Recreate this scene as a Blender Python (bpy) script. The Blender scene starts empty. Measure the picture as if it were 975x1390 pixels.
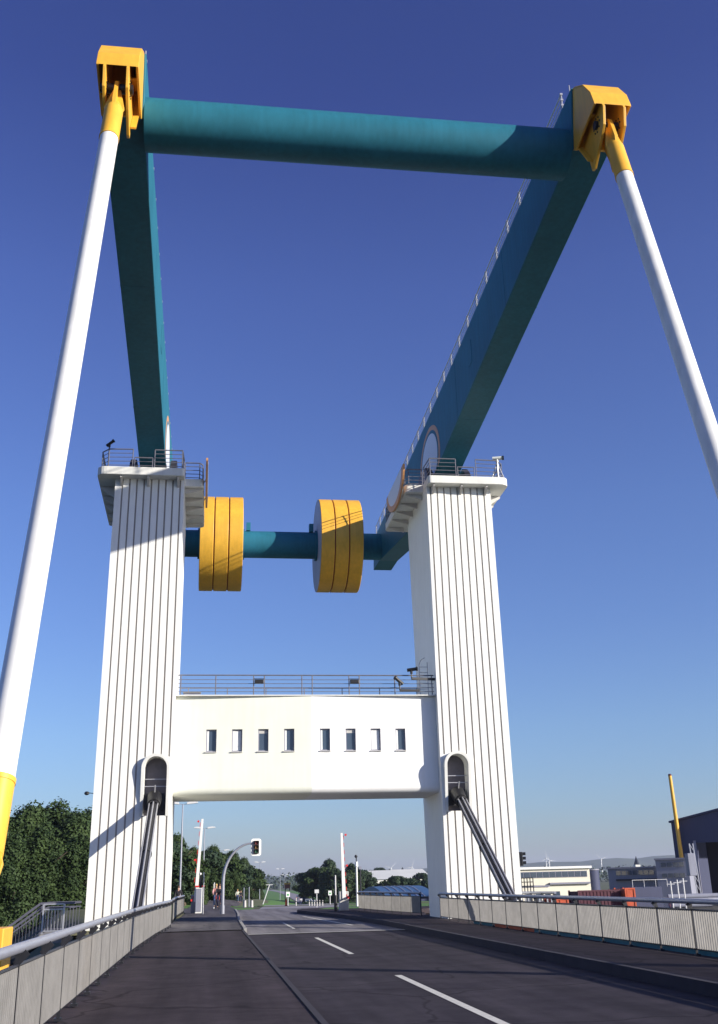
import bpy, bmesh, math, random
from mathutils import Vector, Matrix, noise
R = math.radians
random.seed(7)
scene = bpy.context.scene
COL = scene.collection

# ------------------------------------------------------------------ camera
F = 1414.0                       # focal length in photo pixels (photo 975 x 1390)
PP = (487.5, 650.0)
yaw, pit, rol = .1463, .3696, -.0256
fw = Vector((math.sin(yaw)*math.cos(pit), math.cos(yaw)*math.cos(pit), math.sin(pit)))
ri = Vector((math.cos(yaw), -math.sin(yaw), 0)); up = ri.cross(fw)
cx_ = ri*math.cos(rol) + up*math.sin(rol); cy_ = -ri*math.sin(rol) + up*math.cos(rol)
CAM = Vector((0, 0, 1.65))
cd = bpy.data.cameras.new('camera'); cam = bpy.data.objects.new('camera', cd); COL.objects.link(cam)
m3 = Matrix((cx_, cy_, -fw)).transposed()
cam.matrix_world = Matrix.Translation(CAM) @ m3.to_4x4()
cd.sensor_fit = 'VERTICAL'; cd.sensor_height = 24; cd.lens = F/1390*24; cd.shift_y = -45/1390
cd.clip_start = .1; cd.clip_end = 30000
scene.camera = cam
def ray(x, y): return cx_*(x-PP[0]) + cy_*(-(y-PP[1])) + fw*F
def PY(x, y, Y): d = ray(x, y); return CAM + d*((Y-CAM.y)/d.y)      # a measured sight line met with a plane
def PZ(x, y, Z): d = ray(x, y); return CAM + d*((Z-CAM.z)/d.z)
def PX(x, y, X): d = ray(x, y); return CAM + d*((X-CAM.x)/d.x)

# ------------------------------------------------------------------ light
SUN = Vector((1.48, -1.0, .60)).normalized()
el = math.asin(SUN.z)
w = bpy.data.worlds.new('World'); scene.world = w; w.use_nodes = True
nt = w.node_tree; bg = nt.nodes['Background']
sky = nt.nodes.new('ShaderNodeTexSky'); sky.sky_type = 'NISHITA'; sky.sun_disc = False
sky.sun_elevation = el; sky.sun_rotation = math.atan2(SUN.x, SUN.y)
sky.altitude = 0; sky.air_density = 1.0; sky.dust_density = .6; sky.ozone_density = 3.0
tc = nt.nodes.new('ShaderNodeTexCoord'); sx = nt.nodes.new('ShaderNodeSeparateXYZ'); rp_ = nt.nodes.new('ShaderNodeValToRGB')
nt.links.new(tc.outputs['Generated'], sx.inputs[0]); nt.links.new(sx.outputs['Z'], rp_.inputs[0])   # clear dry air: deeper blue towards the zenith
stops = [(0, (.70,.75,.97)), (.06, (.66,.77,1.04)), (.13, (.70,.80,1.07)), (.22, (.68,.76,1.10)), (.33, (.69,.75,1.13)), (.52, (.63,.63,1.10)), (.66, (.47,.46,.93)), (1, (.42,.42,.90))]
while len(rp_.color_ramp.elements) < len(stops): rp_.color_ramp.elements.new(.5)
for e_, (p_, c_) in zip(rp_.color_ramp.elements, stops): e_.position = p_; e_.color = tuple(v/1.25 for v in c_)+(1,)
mu = nt.nodes.new('ShaderNodeMixRGB'); mu.blend_type = 'MULTIPLY'; mu.inputs[0].default_value = 1
nt.links.new(sky.outputs[0], mu.inputs[1]); nt.links.new(rp_.outputs[0], mu.inputs[2]); nt.links.new(mu.outputs[0], bg.inputs[0]); bg.inputs[1].default_value = .117
sl = bpy.data.lights.new('sun', 'SUN'); sl.energy = 5.0; sl.angle = R(.5); sl.color = (1, .93, .82)
so = bpy.data.objects.new('sun', sl); COL.objects.link(so)
so.rotation_euler = SUN.to_track_quat('Z', 'Y').to_euler(); so.location = (60, -60, 60)
vs = scene.view_settings; vs.view_transform = 'Standard'; vs.look = 'None'; vs.gamma = 1; vs.use_curve_mapping = False
vs.exposure = .65
scene.cycles.volume_step_rate = 4; scene.cycles.max_bounces = 6; scene.cycles.volume_bounces = 0

# ------------------------------------------------------------------ materials
def mat(name, col, rough=.6, metal=0, var=.0, scale=3., bump=0, bscale=20., streak=0, spec=.5, col2=None):
    m = bpy.data.materials.new(name); m.use_nodes = True; n = m.node_tree.nodes; l = m.node_tree.links
    b = n['Principled BSDF']; b.inputs['Roughness'].default_value = rough; b.inputs['Metallic'].default_value = metal
    b.inputs['Specular IOR Level'].default_value = spec
    b.inputs['Base Color'].default_value = (*col, 1)
    if var or col2 or streak or bump:
        geo = n.new('ShaderNodeNewGeometry')
    if var or col2:
        tx = n.new('ShaderNodeTexNoise'); tx.inputs['Scale'].default_value = scale; tx.inputs['Detail'].default_value = 6
        tx.inputs['Roughness'].default_value = .65
        l.new(geo.outputs['Position'], tx.inputs['Vector'])
        cr = n.new('ShaderNodeValToRGB'); cr.color_ramp.elements[0].position = .35; cr.color_ramp.elements[1].position = .68
        c2 = col2 or tuple(min(1, c*(1+var)) for c in col)
        c1 = col if col2 else tuple(c*(1-var) for c in col)
        cr.color_ramp.elements[0].color = (*c1, 1); cr.color_ramp.elements[1].color = (*c2, 1)
        l.new(tx.outputs['Fac'], cr.inputs[0]); out = cr.outputs[0]
        if streak:
            mp = n.new('ShaderNodeMapping'); mp.inputs['Scale'].default_value = (2.2, 2.2, .12)
            l.new(geo.outputs['Position'], mp.inputs[0])
            t2 = n.new('ShaderNodeTexNoise'); t2.inputs['Scale'].default_value = 2.5; t2.inputs['Detail'].default_value = 5
            l.new(mp.outputs[0], t2.inputs['Vector'])
            c3 = n.new('ShaderNodeValToRGB'); c3.color_ramp.elements[0].position = .3; c3.color_ramp.elements[1].position = .7
            c3.color_ramp.elements[0].color = (1-streak, 1-streak, 1-streak*1.15, 1); c3.color_ramp.elements[1].color = (1, 1, 1, 1)
            l.new(t2.outputs['Fac'], c3.inputs[0])
            mx = n.new('ShaderNodeMixRGB'); mx.blend_type = 'MULTIPLY'; mx.inputs[0].default_value = 1
            l.new(out, mx.inputs[1]); l.new(c3.outputs[0], mx.inputs[2]); out = mx.outputs[0]
        l.new(out, b.inputs['Base Color'])
    if bump:
        t3 = n.new('ShaderNodeTexNoise'); t3.inputs['Scale'].default_value = bscale; t3.inputs['Detail'].default_value = 4
        l.new(geo.outputs['Position'], t3.inputs['Vector'])
        bp = n.new('ShaderNodeBump'); bp.inputs['Strength'].default_value = bump; bp.inputs['Distance'].default_value = .02
        l.new(t3.outputs['Fac'], bp.inputs['Height']); l.new(bp.outputs[0], b.inputs['Normal'])
    return m
M = {}
M['white'] = mat('white_cladding', (.80, .80, .76), .55, var=.03, scale=.8, streak=.07)
M['cream'] = mat('cream_render', (.75, .76, .66), .7, var=.03, scale=.6, streak=.05, bump=.1, bscale=30)
M['slabw'] = mat('painted_concrete_white', (.70, .70, .66), .7, var=.05, scale=1.5, streak=.10)
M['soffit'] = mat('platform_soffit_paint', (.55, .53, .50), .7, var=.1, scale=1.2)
M['teal'] = mat('teal_paint', (.024, .150, .215), .5, var=.09, scale=.45, streak=.16, spec=.15)
M['teal_light'] = mat('teal_paint_inner_side', (.05, .28, .31), .42, var=.05, scale=.6)
M['yellow'] = mat('yellow_paint', (.80, .43, .042), .45, var=.07, scale=.9, streak=.14)
M['groove'] = mat('rust_red_groove', (.30, .07, .015), .6)
M['rodw'] = mat('white_rod_paint', (.78, .78, .75), .4, var=.05, scale=1.2, streak=.12)
M['ring'] = mat('orange_brown_ring', (.55, .27, .11), .5, var=.05)
M['discw'] = mat('pale_disc_paint', (.62, .66, .72), .45)
M['dark'] = mat('dark_steel', (.025, .025, .03), .45, .3, var=.2, scale=4)
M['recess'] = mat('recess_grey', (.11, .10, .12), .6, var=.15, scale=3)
M['steel'] = mat('galvanised_steel', (.42, .42, .44), .42, .5, var=.08, scale=6)
M['rail'] = mat('painted_handrail_grey', (.30, .31, .36), .35, .3, var=.06, scale=5)
M['panel'] = mat('railing_bars_beige_grey', (.27, .26, .245), .6, .1, var=.14, scale=2.5)
M['asphalt'] = mat('asphalt', (.20, .188, .196), .85, col2=(.26, .245, .25), scale=1.3, bump=.5, bscale=60, spec=.12)
M['leafdeck'] = mat('bridge_deck_coating', (.036, .030, .038), .85, col2=(.062, .053, .062), scale=.9, bump=.5, bscale=50, spec=.12)
M['paving'] = mat('pavement_purple_grey', (.044, .035, .040), .9, col2=(.070, .056, .062), scale=1.4, bump=.4, bscale=40, spec=.12)
M['paving2'] = mat('pavement_worn', (.10, .092, .10), .85, col2=(.14, .13, .135), scale=1.1, bump=.4, bscale=40, spec=.12)
M['kerb'] = mat('kerb_dark_concrete', (.022, .018, .028), .9, var=.2, scale=3)
M['kerbl'] = mat('kerb_light_concrete', (.30, .29, .27), .8, var=.15, scale=3)
M['paint'] = mat('road_paint', (.62, .60, .52), .7, var=.12, scale=8)
M['grass'] = mat('grass', (.050, .135, .018), .9, col2=(.105, .22, .035), scale=.35, bump=1, bscale=8)
M['dry'] = mat('dry_verge', (.11, .115, .03), .9, col2=(.21, .18, .08), scale=.8, bump=1, bscale=12)
M['field'] = mat('brown_field', (.17, .11, .06), .95, col2=(.22, .16, .08), scale=.05)
M['ground'] = mat('ground_soil_grass', (.05, .07, .025), .95, col2=(.10, .10, .045), scale=.06)
M['yard'] = mat('yard_concrete', (.20, .19, .18), .9, col2=(.27, .26, .24), scale=.1)
M['concrete'] = mat('concrete', (.33, .31, .28), .85, var=.15, scale=1.5, streak=.2)
M['hill'] = mat('wooded_hills', (.035, .06, .03), .95, col2=(.06, .085, .04), scale=.004)
M['leaf1'] = mat('foliage_dark', (.012, .028, .008), .75, col2=(.048, .078, .020), scale=.55, spec=.25)
M['leaf2'] = mat('foliage_mid', (.020, .040, .013), .7, col2=(.052, .084, .024), scale=.5, spec=.25)
M['leaf3'] = mat('foliage_blue_dark', (.018, .036, .020), .6, col2=(.042, .066, .030), scale=.3, spec=.2)
M['bark'] = mat('bark', (.10, .075, .05), .9, var=.2, scale=4)
M['glass'] = mat('window_glass', (.05, .07, .10), .08, spec=.8)
M['frame'] = mat('window_frame_grey', (.22, .22, .27), .5)
M['sill'] = mat('window_sill', (.45, .44, .42), .6)
M['groove_shade'] = mat('painted_groove_shade', (.38, .34, .31), .9)  # grey that paints the shadow into the tower grooves
M['white2'] = mat('white_render_right', (.80, .80, .78), .7, var=.03, scale=.6, streak=.05, bump=.1, bscale=30)
M['asphalt2'] = mat('old_asphalt', (.24, .23, .25), .9, col2=(.30, .285, .30), scale=.5, spec=.12)
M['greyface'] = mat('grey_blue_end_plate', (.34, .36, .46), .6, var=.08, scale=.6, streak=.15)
M['stairrail'] = mat('dark_painted_stair_rail', (.10, .10, .13), .5, var=.1)
M['railsteel'] = mat('dull_railing_steel', (.17, .17, .20), .5, .3, var=.15, scale=5)
M['curtain'] = mat('white_curtain', (.75, .76, .74), .9, var=.05, scale=12)
M['red'] = mat('signal_red', (.62, .03, .03), .45)
M['orange'] = mat('orange_paint', (.42, .065, .018), .65, var=.15)
M['maroon'] = mat('maroon_paint', (.06, .006, .018), .65, var=.15)
M['navy'] = mat('navy_cladding', (.042, .050, .105), .7, var=.06, scale=.3, streak=.1)
M['navyd'] = mat('dark_hall_door', (.008, .008, .02), .7)
M['greyb'] = mat('grey_building_render', (.23, .24, .30), .8, var=.06, scale=.3, streak=.1)
M['creamb'] = mat('cream_building_render', (.70, .66, .54), .75, var=.04, scale=.4)
M['whiteb'] = mat('white_building_sheet', (.66, .66, .60), .6, var=.04, scale=.2)
M['blueroof'] = mat('blue_sheet_roof', (.045, .11, .22), .5, var=.15, scale=.4)
M['black'] = mat('black_plastic', (.012, .012, .014), .45)
M['signw'] = mat('sign_white', (.75, .75, .72), .5)
M['green'] = mat('sign_green', (.05, .35, .08), .5)
M['lamp'] = mat('lamp_head_grey', (.6, .6, .6), .4)
M['skin'] = mat('skin', (.52, .30, .21), .6)
M['brick'] = mat('red_brick', (.30, .10, .06), .85, var=.2, scale=2)
M['water'] = mat('water_surface', (.02, .035, .04), .08, bump=.4, bscale=1.2)
def wear(key, amt=.35):
    m = M[key]; n = m.node_tree.nodes; l = m.node_tree.links; b = n['Principled BSDF']
    geo = n.new('ShaderNodeNewGeometry'); src = b.inputs['Base Color'].links[0].from_socket
    mp = n.new('ShaderNodeMapping'); mp.inputs['Scale'].default_value = (1.1, .045, 1); l.new(geo.outputs['Position'], mp.inputs[0])
    t = n.new('ShaderNodeTexNoise'); t.inputs['Scale'].default_value = 1.6; t.inputs['Detail'].default_value = 7; l.new(mp.outputs[0], t.inputs['Vector'])
    c = n.new('ShaderNodeValToRGB'); c.color_ramp.elements[0].position = .36; c.color_ramp.elements[1].position = .64
    c.color_ramp.elements[0].color = (1-amt,)*3+(1,); c.color_ramp.elements[1].color = (1,1,1,1); l.new(t.outputs['Fac'], c.inputs[0])
    v = n.new('ShaderNodeTexVoronoi'); v.feature = 'DISTANCE_TO_EDGE'; v.inputs['Scale'].default_value = .35
    nz = n.new('ShaderNodeTexNoise'); nz.inputs['Scale'].default_value = 1.3; l.new(geo.outputs['Position'], nz.inputs['Vector'])
    mv = n.new('ShaderNodeMixRGB'); mv.inputs[0].default_value = .35; l.new(geo.outputs['Position'], mv.inputs[1]); l.new(nz.outputs['Color'], mv.inputs[2]); l.new(mv.outputs[0], v.inputs['Vector'])
    c2 = n.new('ShaderNodeValToRGB'); c2.color_ramp.elements[0].position = .0; c2.color_ramp.elements[1].position = .012
    c2.color_ramp.elements[0].color = (.45,.45,.45,1); c2.color_ramp.elements[1].color = (1,1,1,1); l.new(v.outputs['Distance'], c2.inputs[0])
    m1 = n.new('ShaderNodeMixRGB'); m1.blend_type = 'MULTIPLY'; m1.inputs[0].default_value = 1; l.new(src, m1.inputs[1]); l.new(c.outputs[0], m1.inputs[2])
    m2 = n.new('ShaderNodeMixRGB'); m2.blend_type = 'MULTIPLY'; m2.inputs[0].default_value = 1; l.new(m1.outputs[0], m2.inputs[1]); l.new(c2.outputs[0], m2.inputs[2])
    l.new(m2.outputs[0], b.inputs['Base Color'])
for k_ in ('asphalt', 'leafdeck', 'paving', 'paving2'): wear(k_)
def cmat(name, c, r=.6):
    if name not in M: M[name] = mat(name, c, r)
    return M[name]

# ------------------------------------------------------------------ helpers
ORG = {}
def tag(o, label=None, cat=None, group=None, kind=None):
    for k, v in (('label', label), ('category', cat), ('group', group), ('kind', kind)):
        if v: o[k] = v
    return o
def thing(name, label, cat, loc, group=None):
    o = bpy.data.objects.new(name, None); COL.objects.link(o); o.location = loc; o.empty_display_size = .3
    ORG[o.name] = Vector(loc); return tag(o, label, cat, group)
class MB:
    def __init__(s): s.v = []; s.f = []; s.m = []; s.mi = 0
    def add(s, vs, fs):
        b = len(s.v); s.v += [Vector(v) for v in vs]
        for f in fs: s.f.append([b+i for i in f]); s.m.append(s.mi)
        return s
    def box(s, a, b):
        x0, y0, z0 = a; x1, y1, z1 = b
        return s.add([(x0,y0,z0),(x1,y0,z0),(x1,y1,z0),(x0,y1,z0),(x0,y0,z1),(x1,y0,z1),(x1,y1,z1),(x0,y1,z1)],
                     [(0,3,2,1),(4,5,6,7),(0,1,5,4),(1,2,6,5),(2,3,7,6),(3,0,4,7)])
    def prism(s, poly, a, b, axis='z'):
        n = len(poly)
        def mk(p, t): return (p[0], p[1], t) if axis == 'z' else ((t, p[0], p[1]) if axis == 'x' else (p[0], t, p[1]))
        vs = [mk(p, a) for p in poly] + [mk(p, b) for p in poly]
        fs = [tuple(range(n)), tuple(range(2*n-1, n-1, -1))] + [(i, i+n, (i+1) % n+n, (i+1) % n) for i in range(n)]
        return s.add(vs, fs)
    def tube(s, a, b, r, r2=None, n=10, cap=True):
        a = Vector(a); b = Vector(b); r2 = r if r2 is None else r2
        q = (b-a).to_track_quat('Z', 'Y'); vs = []
        for c, rr in ((a, r), (b, r2)):
            for i in range(n):
                t = 2*math.pi*i/n; vs.append(c + q @ Vector((rr*math.cos(t), rr*math.sin(t), 0)))
        fs = [(i, (i+1) % n, (i+1) % n+n, i+n) for i in range(n)]
        if cap: fs += [tuple(range(n-1, -1, -1)), tuple(range(n, 2*n))]
        return s.add(vs, fs)
    def bar(s, a, b, w, h):      # rectangular bar between two points, h = size along up
        a = Vector(a); b = Vector(b); d = (b-a).normalized(); u = Vector((0,0,1))
        if abs(d.z) > .95: u = Vector((0,1,0))
        x = d.cross(u).normalized(); u = x.cross(d)
        vs = []
        for c in (a, b): vs += [c-x*w/2-u*h/2, c+x*w/2-u*h/2, c+x*w/2+u*h/2, c-x*w/2+u*h/2]
        return s.add(vs, [(0,3,2,1),(4,5,6,7),(0,1,5,4),(1,2,6,5),(2,3,7,6),(3,0,4,7)])
    def path(s, pts, r, n=8):
        for i in range(len(pts)-1): s.tube(pts[i], pts[i+1], r, n=n)
        return s
    def ball(s, c, r, n=10, sc=(1,1,1)):
        vs = []; fs = []; k = n//2
        for j in range(k+1):
            ph = math.pi*j/k
            for i in range(n):
                t = 2*math.pi*i/n
                vs.append((c[0]+r*sc[0]*math.sin(ph)*math.cos(t), c[1]+r*sc[1]*math.sin(ph)*math.sin(t), c[2]+r*sc[2]*math.cos(ph)))
        for j in range(k):
            for i in range(n): fs.append((j*n+i, (j+1)*n+i, (j+1)*n+(i+1) % n, j*n+(i+1) % n))
        return s.add(vs, fs)
    def build(s, name, m, parent=None, smooth=False, bevel=0, org=None):
        o_ = org if org is not None else (ORG[parent.name] if parent else Vector((0,0,0)))
        o_ = Vector(o_)
        me = bpy.data.meshes.new(name); me.from_pydata([v-o_ for v in s.v], [], s.f)
        for mm in (m if isinstance(m, (list, tuple)) else [m]): me.materials.append(M[mm] if isinstance(mm, str) else mm)
        for p, k in zip(me.polygons, s.m): p.material_index = k
        bm = bmesh.new(); bm.from_mesh(me); bmesh.ops.recalc_face_normals(bm, faces=bm.faces)
        bm.to_mesh(me); bm.free()
        if smooth:
            for p in me.polygons: p.use_smooth = True
            me.set_sharp_from_angle(angle=R(35))
        ob = bpy.data.objects.new(name, me); COL.objects.link(ob)
        if parent: ob.parent = parent
        else: ob.location = o_
        ORG[ob.name] = o_
        if bevel:
            bv = ob.modifiers.new('b', 'BEVEL'); bv.width = bevel; bv.segments = 2; bv.limit_method = 'ANGLE'; bv.angle_limit = R(40)
        return ob
def kids(o): return [c for c in bpy.data.objects if c.parent == o]
def copy_thing(root, loc, rz=0, label=None, group=None, scale=1):
    allc = list(root.children)
    r = root.copy(); COL.objects.link(r); r.location = loc; r.rotation_euler = (0, 0, rz)
    r.scale = (scale,)*3 if not isinstance(scale, tuple) else scale
    if label: r['label'] = label
    if group: r['group'] = group
    for ch in allc:
        c = ch.copy(); COL.objects.link(c); c.parent = r
        for g in list(ch.children):
            d = g.copy(); COL.objects.link(d); d.parent = c
    return r

# ================================================================== SETTING
CX = 4.74; YT = 50.73; HI = 6.354; HO = 9.92
def sm(t): t = max(0, min(1, t)); return t*t*(3-2*t)
ROADC = [(5,40),(5,70),(8,95),(16,150),(24,230),(29,300),(36,420),(44,560),(60,900),(75,1400)]
def roadx(y):
    for (x0,y0),(x1,y1) in zip(ROADC, ROADC[1:]):
        if y <= y1: return x0+(x1-x0)*max(0, (y-y0))/(y1-y0)
    return ROADC[-1][0]
def hgt(x, y):
    if y < 43.9: return -9.0
    zr = -3.5*sm((y-92)/90); zl = -3.5*sm((y-92)/420)
    rx = roadx(y)
    if y < 92:
        le, re = -5.6, 14.9+ (0 if y < 60 else 0)
        if y > 58: le = -4-(y-58)*.2
        top = 0
        d = max(le-x, x-re, 0)
        return max(-4.2, top-d/1.6) - .36
    t = sm((x-(rx-16))/14)
    z = zl*(1-t)+zr*t
    d = max((-12)-x, 0); z = max(min(-4.2, z), z-d/1.6)
    d = max(x-(rx+22), 0); z = max(-4.2, z-d/4)
    return z-(.36 if y < 96 else .03)
def grid(name, xs, ys, hf, m, kind='structure'):
    vs = [(x, y, hf(x, y)) for y in ys for x in xs]; n = len(xs); fs = []
    for j in range(len(ys)-1):
        for i in range(n-1): fs.append((j*n+i, j*n+i+1, (j+1)*n+i+1, (j+1)*n+i))
    b = MB().add(vs, fs); o = b.build(name, m); tag(o, kind=kind)
    for p in o.data.polygons: p.use_smooth = True
    return o
xs = [-9000,-5000,-2500,-1200,-600,-300,-150,-90,-60,-40,-30,-24,-20] + [-18+i for i in range(0,64)] + [50,56,64,74,88,105,130,180,260,400,800,1600,3000,6000,9000]
ys = [43.9,44.3,46,48,50,54,58,62,66,70,74,78,82,86,90,94,98,104,110,118,126,136,150,165,180,200,220,245,270,300,340,400,480,600,800,1200,2000,4000,9000]
grid('ground', xs, ys, hgt, 'ground')
MB().add([(-9000,-4000,-6.2),(9000,-4000,-6.2),(9000,43.95,-6.2),(-9000,43.95,-6.2)], [(0,1,2,3)]).build('water', 'water')
tag(bpy.data.objects['water'], kind='structure')
q = MB().box((-9000,43.2,-9),(-5.6,43.9,-4.0)).box((15.4,43.2,-9),(9000,43.9,-4.0)).box((-5.6,43.2,-9),(15.4,43.9,-.9)).build('quay_wall', 'concrete')
tag(q, 'long pale concrete quay wall below the far end of the bridge deck', 'wall')
# sheets laid over the ground
def sheet(name, pts, m, dz=0, hf=None, kind='structure', t=0):
    b = MB(); hf = hf or (lambda x, y: 0)
    if t: b.prism([(p[0], p[1]) for p in pts], dz-t, dz)
    else: b.add([(p[0], p[1], hf(p[0], p[1])+dz) for p in pts], [tuple(range(len(pts)))])
    return tag(b.build(name, m), kind=kind)
def _s(*a): pass
def strip(name, left, right, m, dz, hf, kind='structure'):
    n = len(left); vs = []
    for (l, r) in zip(left, right):
        for k in range(5):
            x = l[0]+(r[0]-l[0])*k/4; y = l[1]+(r[1]-l[1])*k/4
            vs.append((x, y, max(hf(x, y), hf(l[0], l[1]) if 0 else hf(x, y))+dz))
    fs = [(j*5+i, j*5+i+1, (j+1)*5+i+1, (j+1)*5+i) for j in range(n-1) for i in range(4)]
    return tag(MB().add(vs, fs).build(name, m), kind=kind)
# --- the moving bridge deck and fixed approach.  pavement top Z=0, roadway -0.15 (right kerb stands 0.2)
RZ = -.20
dk = thing('bridge_deck', 'dark coated moving bridge deck in front of the towers, carrying the roadway', 'bridge deck', (CX, 20, 0))
MB().box((1.55,-14,RZ-.35),(8.25,45.6,RZ)).build('roadway_plate', 'leafdeck', dk)
MB().box((-2.25,-14,-.5),(1.53,45.6,-.02)).build('footway_plate', 'paving', dk, bevel=.02)
MB().box((8.27,-14,-.5),(11.3,45.6,0)).build('footway_plate', 'paving', dk, bevel=.02)
for x in (-3.9, 12.1):
    MB().box((x,-14,-1.6),(x+1.3,45.6,-.55)).build('side_girder', 'teal', dk, bevel=.02)
MB().box((10.72,-14,.002),(10.80,44.3,.10)).build('edge_strip', 'teal', dk); MB().box((10.705,36,.004),(10.717,41,.11)).build('edge_plate', 'orange', dk)
g = MB()
for i in range(12): g.box((-2.6,-12+i*5,-1.5),(12.1,-11.6+i*5,-.52))
g.build('cross_girders', 'teal', dk)
# approach roadway beyond the joint
hr = lambda x, y: RZ if y < 80 else RZ*(1-sm((y-80)/8)) + hgt(x, y)*1 if y > 88 else RZ
sheet('road', [(1.7,45.75),(8.25,45.75),(8.2,51),(7.75,62),(6.9,70),(6.3,76),(6.6,79),(8.5,81.5),(14,83.5),(24,86),(40,92),(40,98),(2.5,92),(2.4,82),(2.25,76),(2.15,70),(1.85,60)], 'asphalt', RZ+.012)
sheet('joint_strip', [(1.55,45.3),(8.25,45.3),(8.25,45.9),(1.55,45.9)], 'kerbl', RZ+.02)
# left pavement / cycle path
sheet('pavement', [(-2.1,45.7),(1.66,45.7),(1.82,60),(2.1,70),(2.2,76),(2.3,92),(-2.3,92),(-1.6,84),(-1.2,76),(-1.35,66),(-1.5,58),(-1.9,56)], 'paving2', .006)
b = MB(); kp = [(1.66,45.7),(1.82,60),(2.1,70),(2.2,76),(2.3,84)]
for a, c in zip(kp, kp[1:]): b.bar((a[0],a[1],-.09),(c[0],c[1],-.09),.12,.26)
b2 = MB().bar((1.60,45.9,-.08),(1.80,57,-.08),.16,.25)
tag(b.build('kerb', 'kerbl'), kind='structure')
# right raised pavement with its nose
rp = [(8.27,45.7),(8.22,51),(7.77,62),(6.92,70),(6.35,76),(6.65,78.8),(8.5,81.3),(14,83.3),(24,85.8),(24,78),(13,70),(12.2,62),(11.5,58),(15,56.5),(15,45.7)]
sheet('pavement', rp, 'paving', .008, t=.3)
b = MB()
for a, c in zip(rp[:9], rp[1:9]): b.bar((a[0]-.06,a[1],-.1),(c[0]-.06,c[1],-.1),.14,.235)
tag(b.build('kerb', 'kerb'), kind='structure')
tag(MB().box((8.12,-14,-.25),(8.262,45.55,.012)).build('kerb', 'kerb'), kind='structure')
tag(MB().box((1.51,-14,-.25),(1.60,45.55,-.005)).build('kerb', 'kerb'), kind='structure')
# verges
sheet('verge', [(-2.1,46),(-1.9,56.0),(-1.5,58),(-1.35,66),(-1.2,76),(-1.6,84),(-2.4,92),(-6,92),(-5,70),(-4.2,58),(-5.5,50.2),(-5.5,46)], 'dry', -.03)
sheet('verge', [(7.7,76.5),(13,76.0),(24,80),(24,84.8),(14,82.4),(8.8,80.5)], 'grass', .02)
# road markings
for y0, y1 in ((31.5,41.5),(14,24)):
    tag(MB().add([(4.02,y0,RZ+.006),(4.17,y0,RZ+.006),(4.17,y1,RZ+.006),(4.02,y1,RZ+.006)], [(0,1,2,3)]).build('road_marking', 'paint'), kind='structure')
tag(MB().add([(6.75,52,RZ+.02),(6.9,52,RZ+.02),(6.0,68,RZ+.02),(5.86,68,RZ+.02)], [(0,1,2,3)]).build('road_marking', 'paint'), kind='structure')
tag(MB().add([(3.9,50,RZ+.02),(4.02,50,RZ+.02),(4.1,58,RZ+.02),(3.98,58,RZ+.02)], [(0,1,2,3)]).build('road_marking', 'paint'), kind='structure')
# far landscape sheets
yy = [92,100,110,125,140,160,185,215,250,300,360,430,520,650,850,1200]
strip('grass_bank', [(-6+(y-92)*.0, y) for y in yy], [(roadx(y)-4.0, y) for y in yy], 'grass', .05, hgt)
strip('road', [(roadx(y)-3.4, y) for y in yy], [(roadx(y)+3.6, y) for y in yy], 'asphalt2', .07, hgt)
strip('grass_verge', [(roadx(y)+3.8, y) for y in yy], [(roadx(y)+12, y) for y in yy], 'grass', .05, hgt)
strip('path', [(-1.5+(y-92)*.035, y) for y in yy[:9]], [(2.0+(y-92)*.045, y) for y in yy[:9]], 'paving2', .11, hgt)
sheet('field', [tuple(PZ(*q_, -4.1))[:2] for q_ in ((462,1217),(600,1217),(600,1208.5),(440,1208.5))], 'field', .1, hf=lambda x, y: -4.2)
sheet('yard', [(16.5,56),(220,56),(220,200),(24,200)], 'yard', .12, hf=lambda x, y: -4.2)
# hills
def ridge(y, x0, x1, h, seed, name='hills'):
    b = MB(); n = 90; vs = []; fs = []
    for i in range(n+1):
        x = x0+(x1-x0)*i/n; e = math.sin(math.pi*i/n)**.5
        hh = h*e*(.55+.45*noise.noise((x*.0012, seed, 0))+.16*noise.noise((x*.006, seed, 3))+.07*noise.noise((x*.03, seed, 5)))
        vs += [(x, y-500, -5), (x, y, -5+hh), (x, y+900, -5)]
    for i in range(n):
        for k in (0, 1): fs.append((i*3+k, (i+1)*3+k, (i+1)*3+k+1, i*3+k+1))
    return tag(b.add(vs, fs).build(name, 'hill'), kind='structure')
ridge(3400, 1200, 5200, 118, 1.5); ridge(2600, -1500, 1500, 46, 4.2); ridge(5200, -1500, 7000, 130, 8.1)

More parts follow.
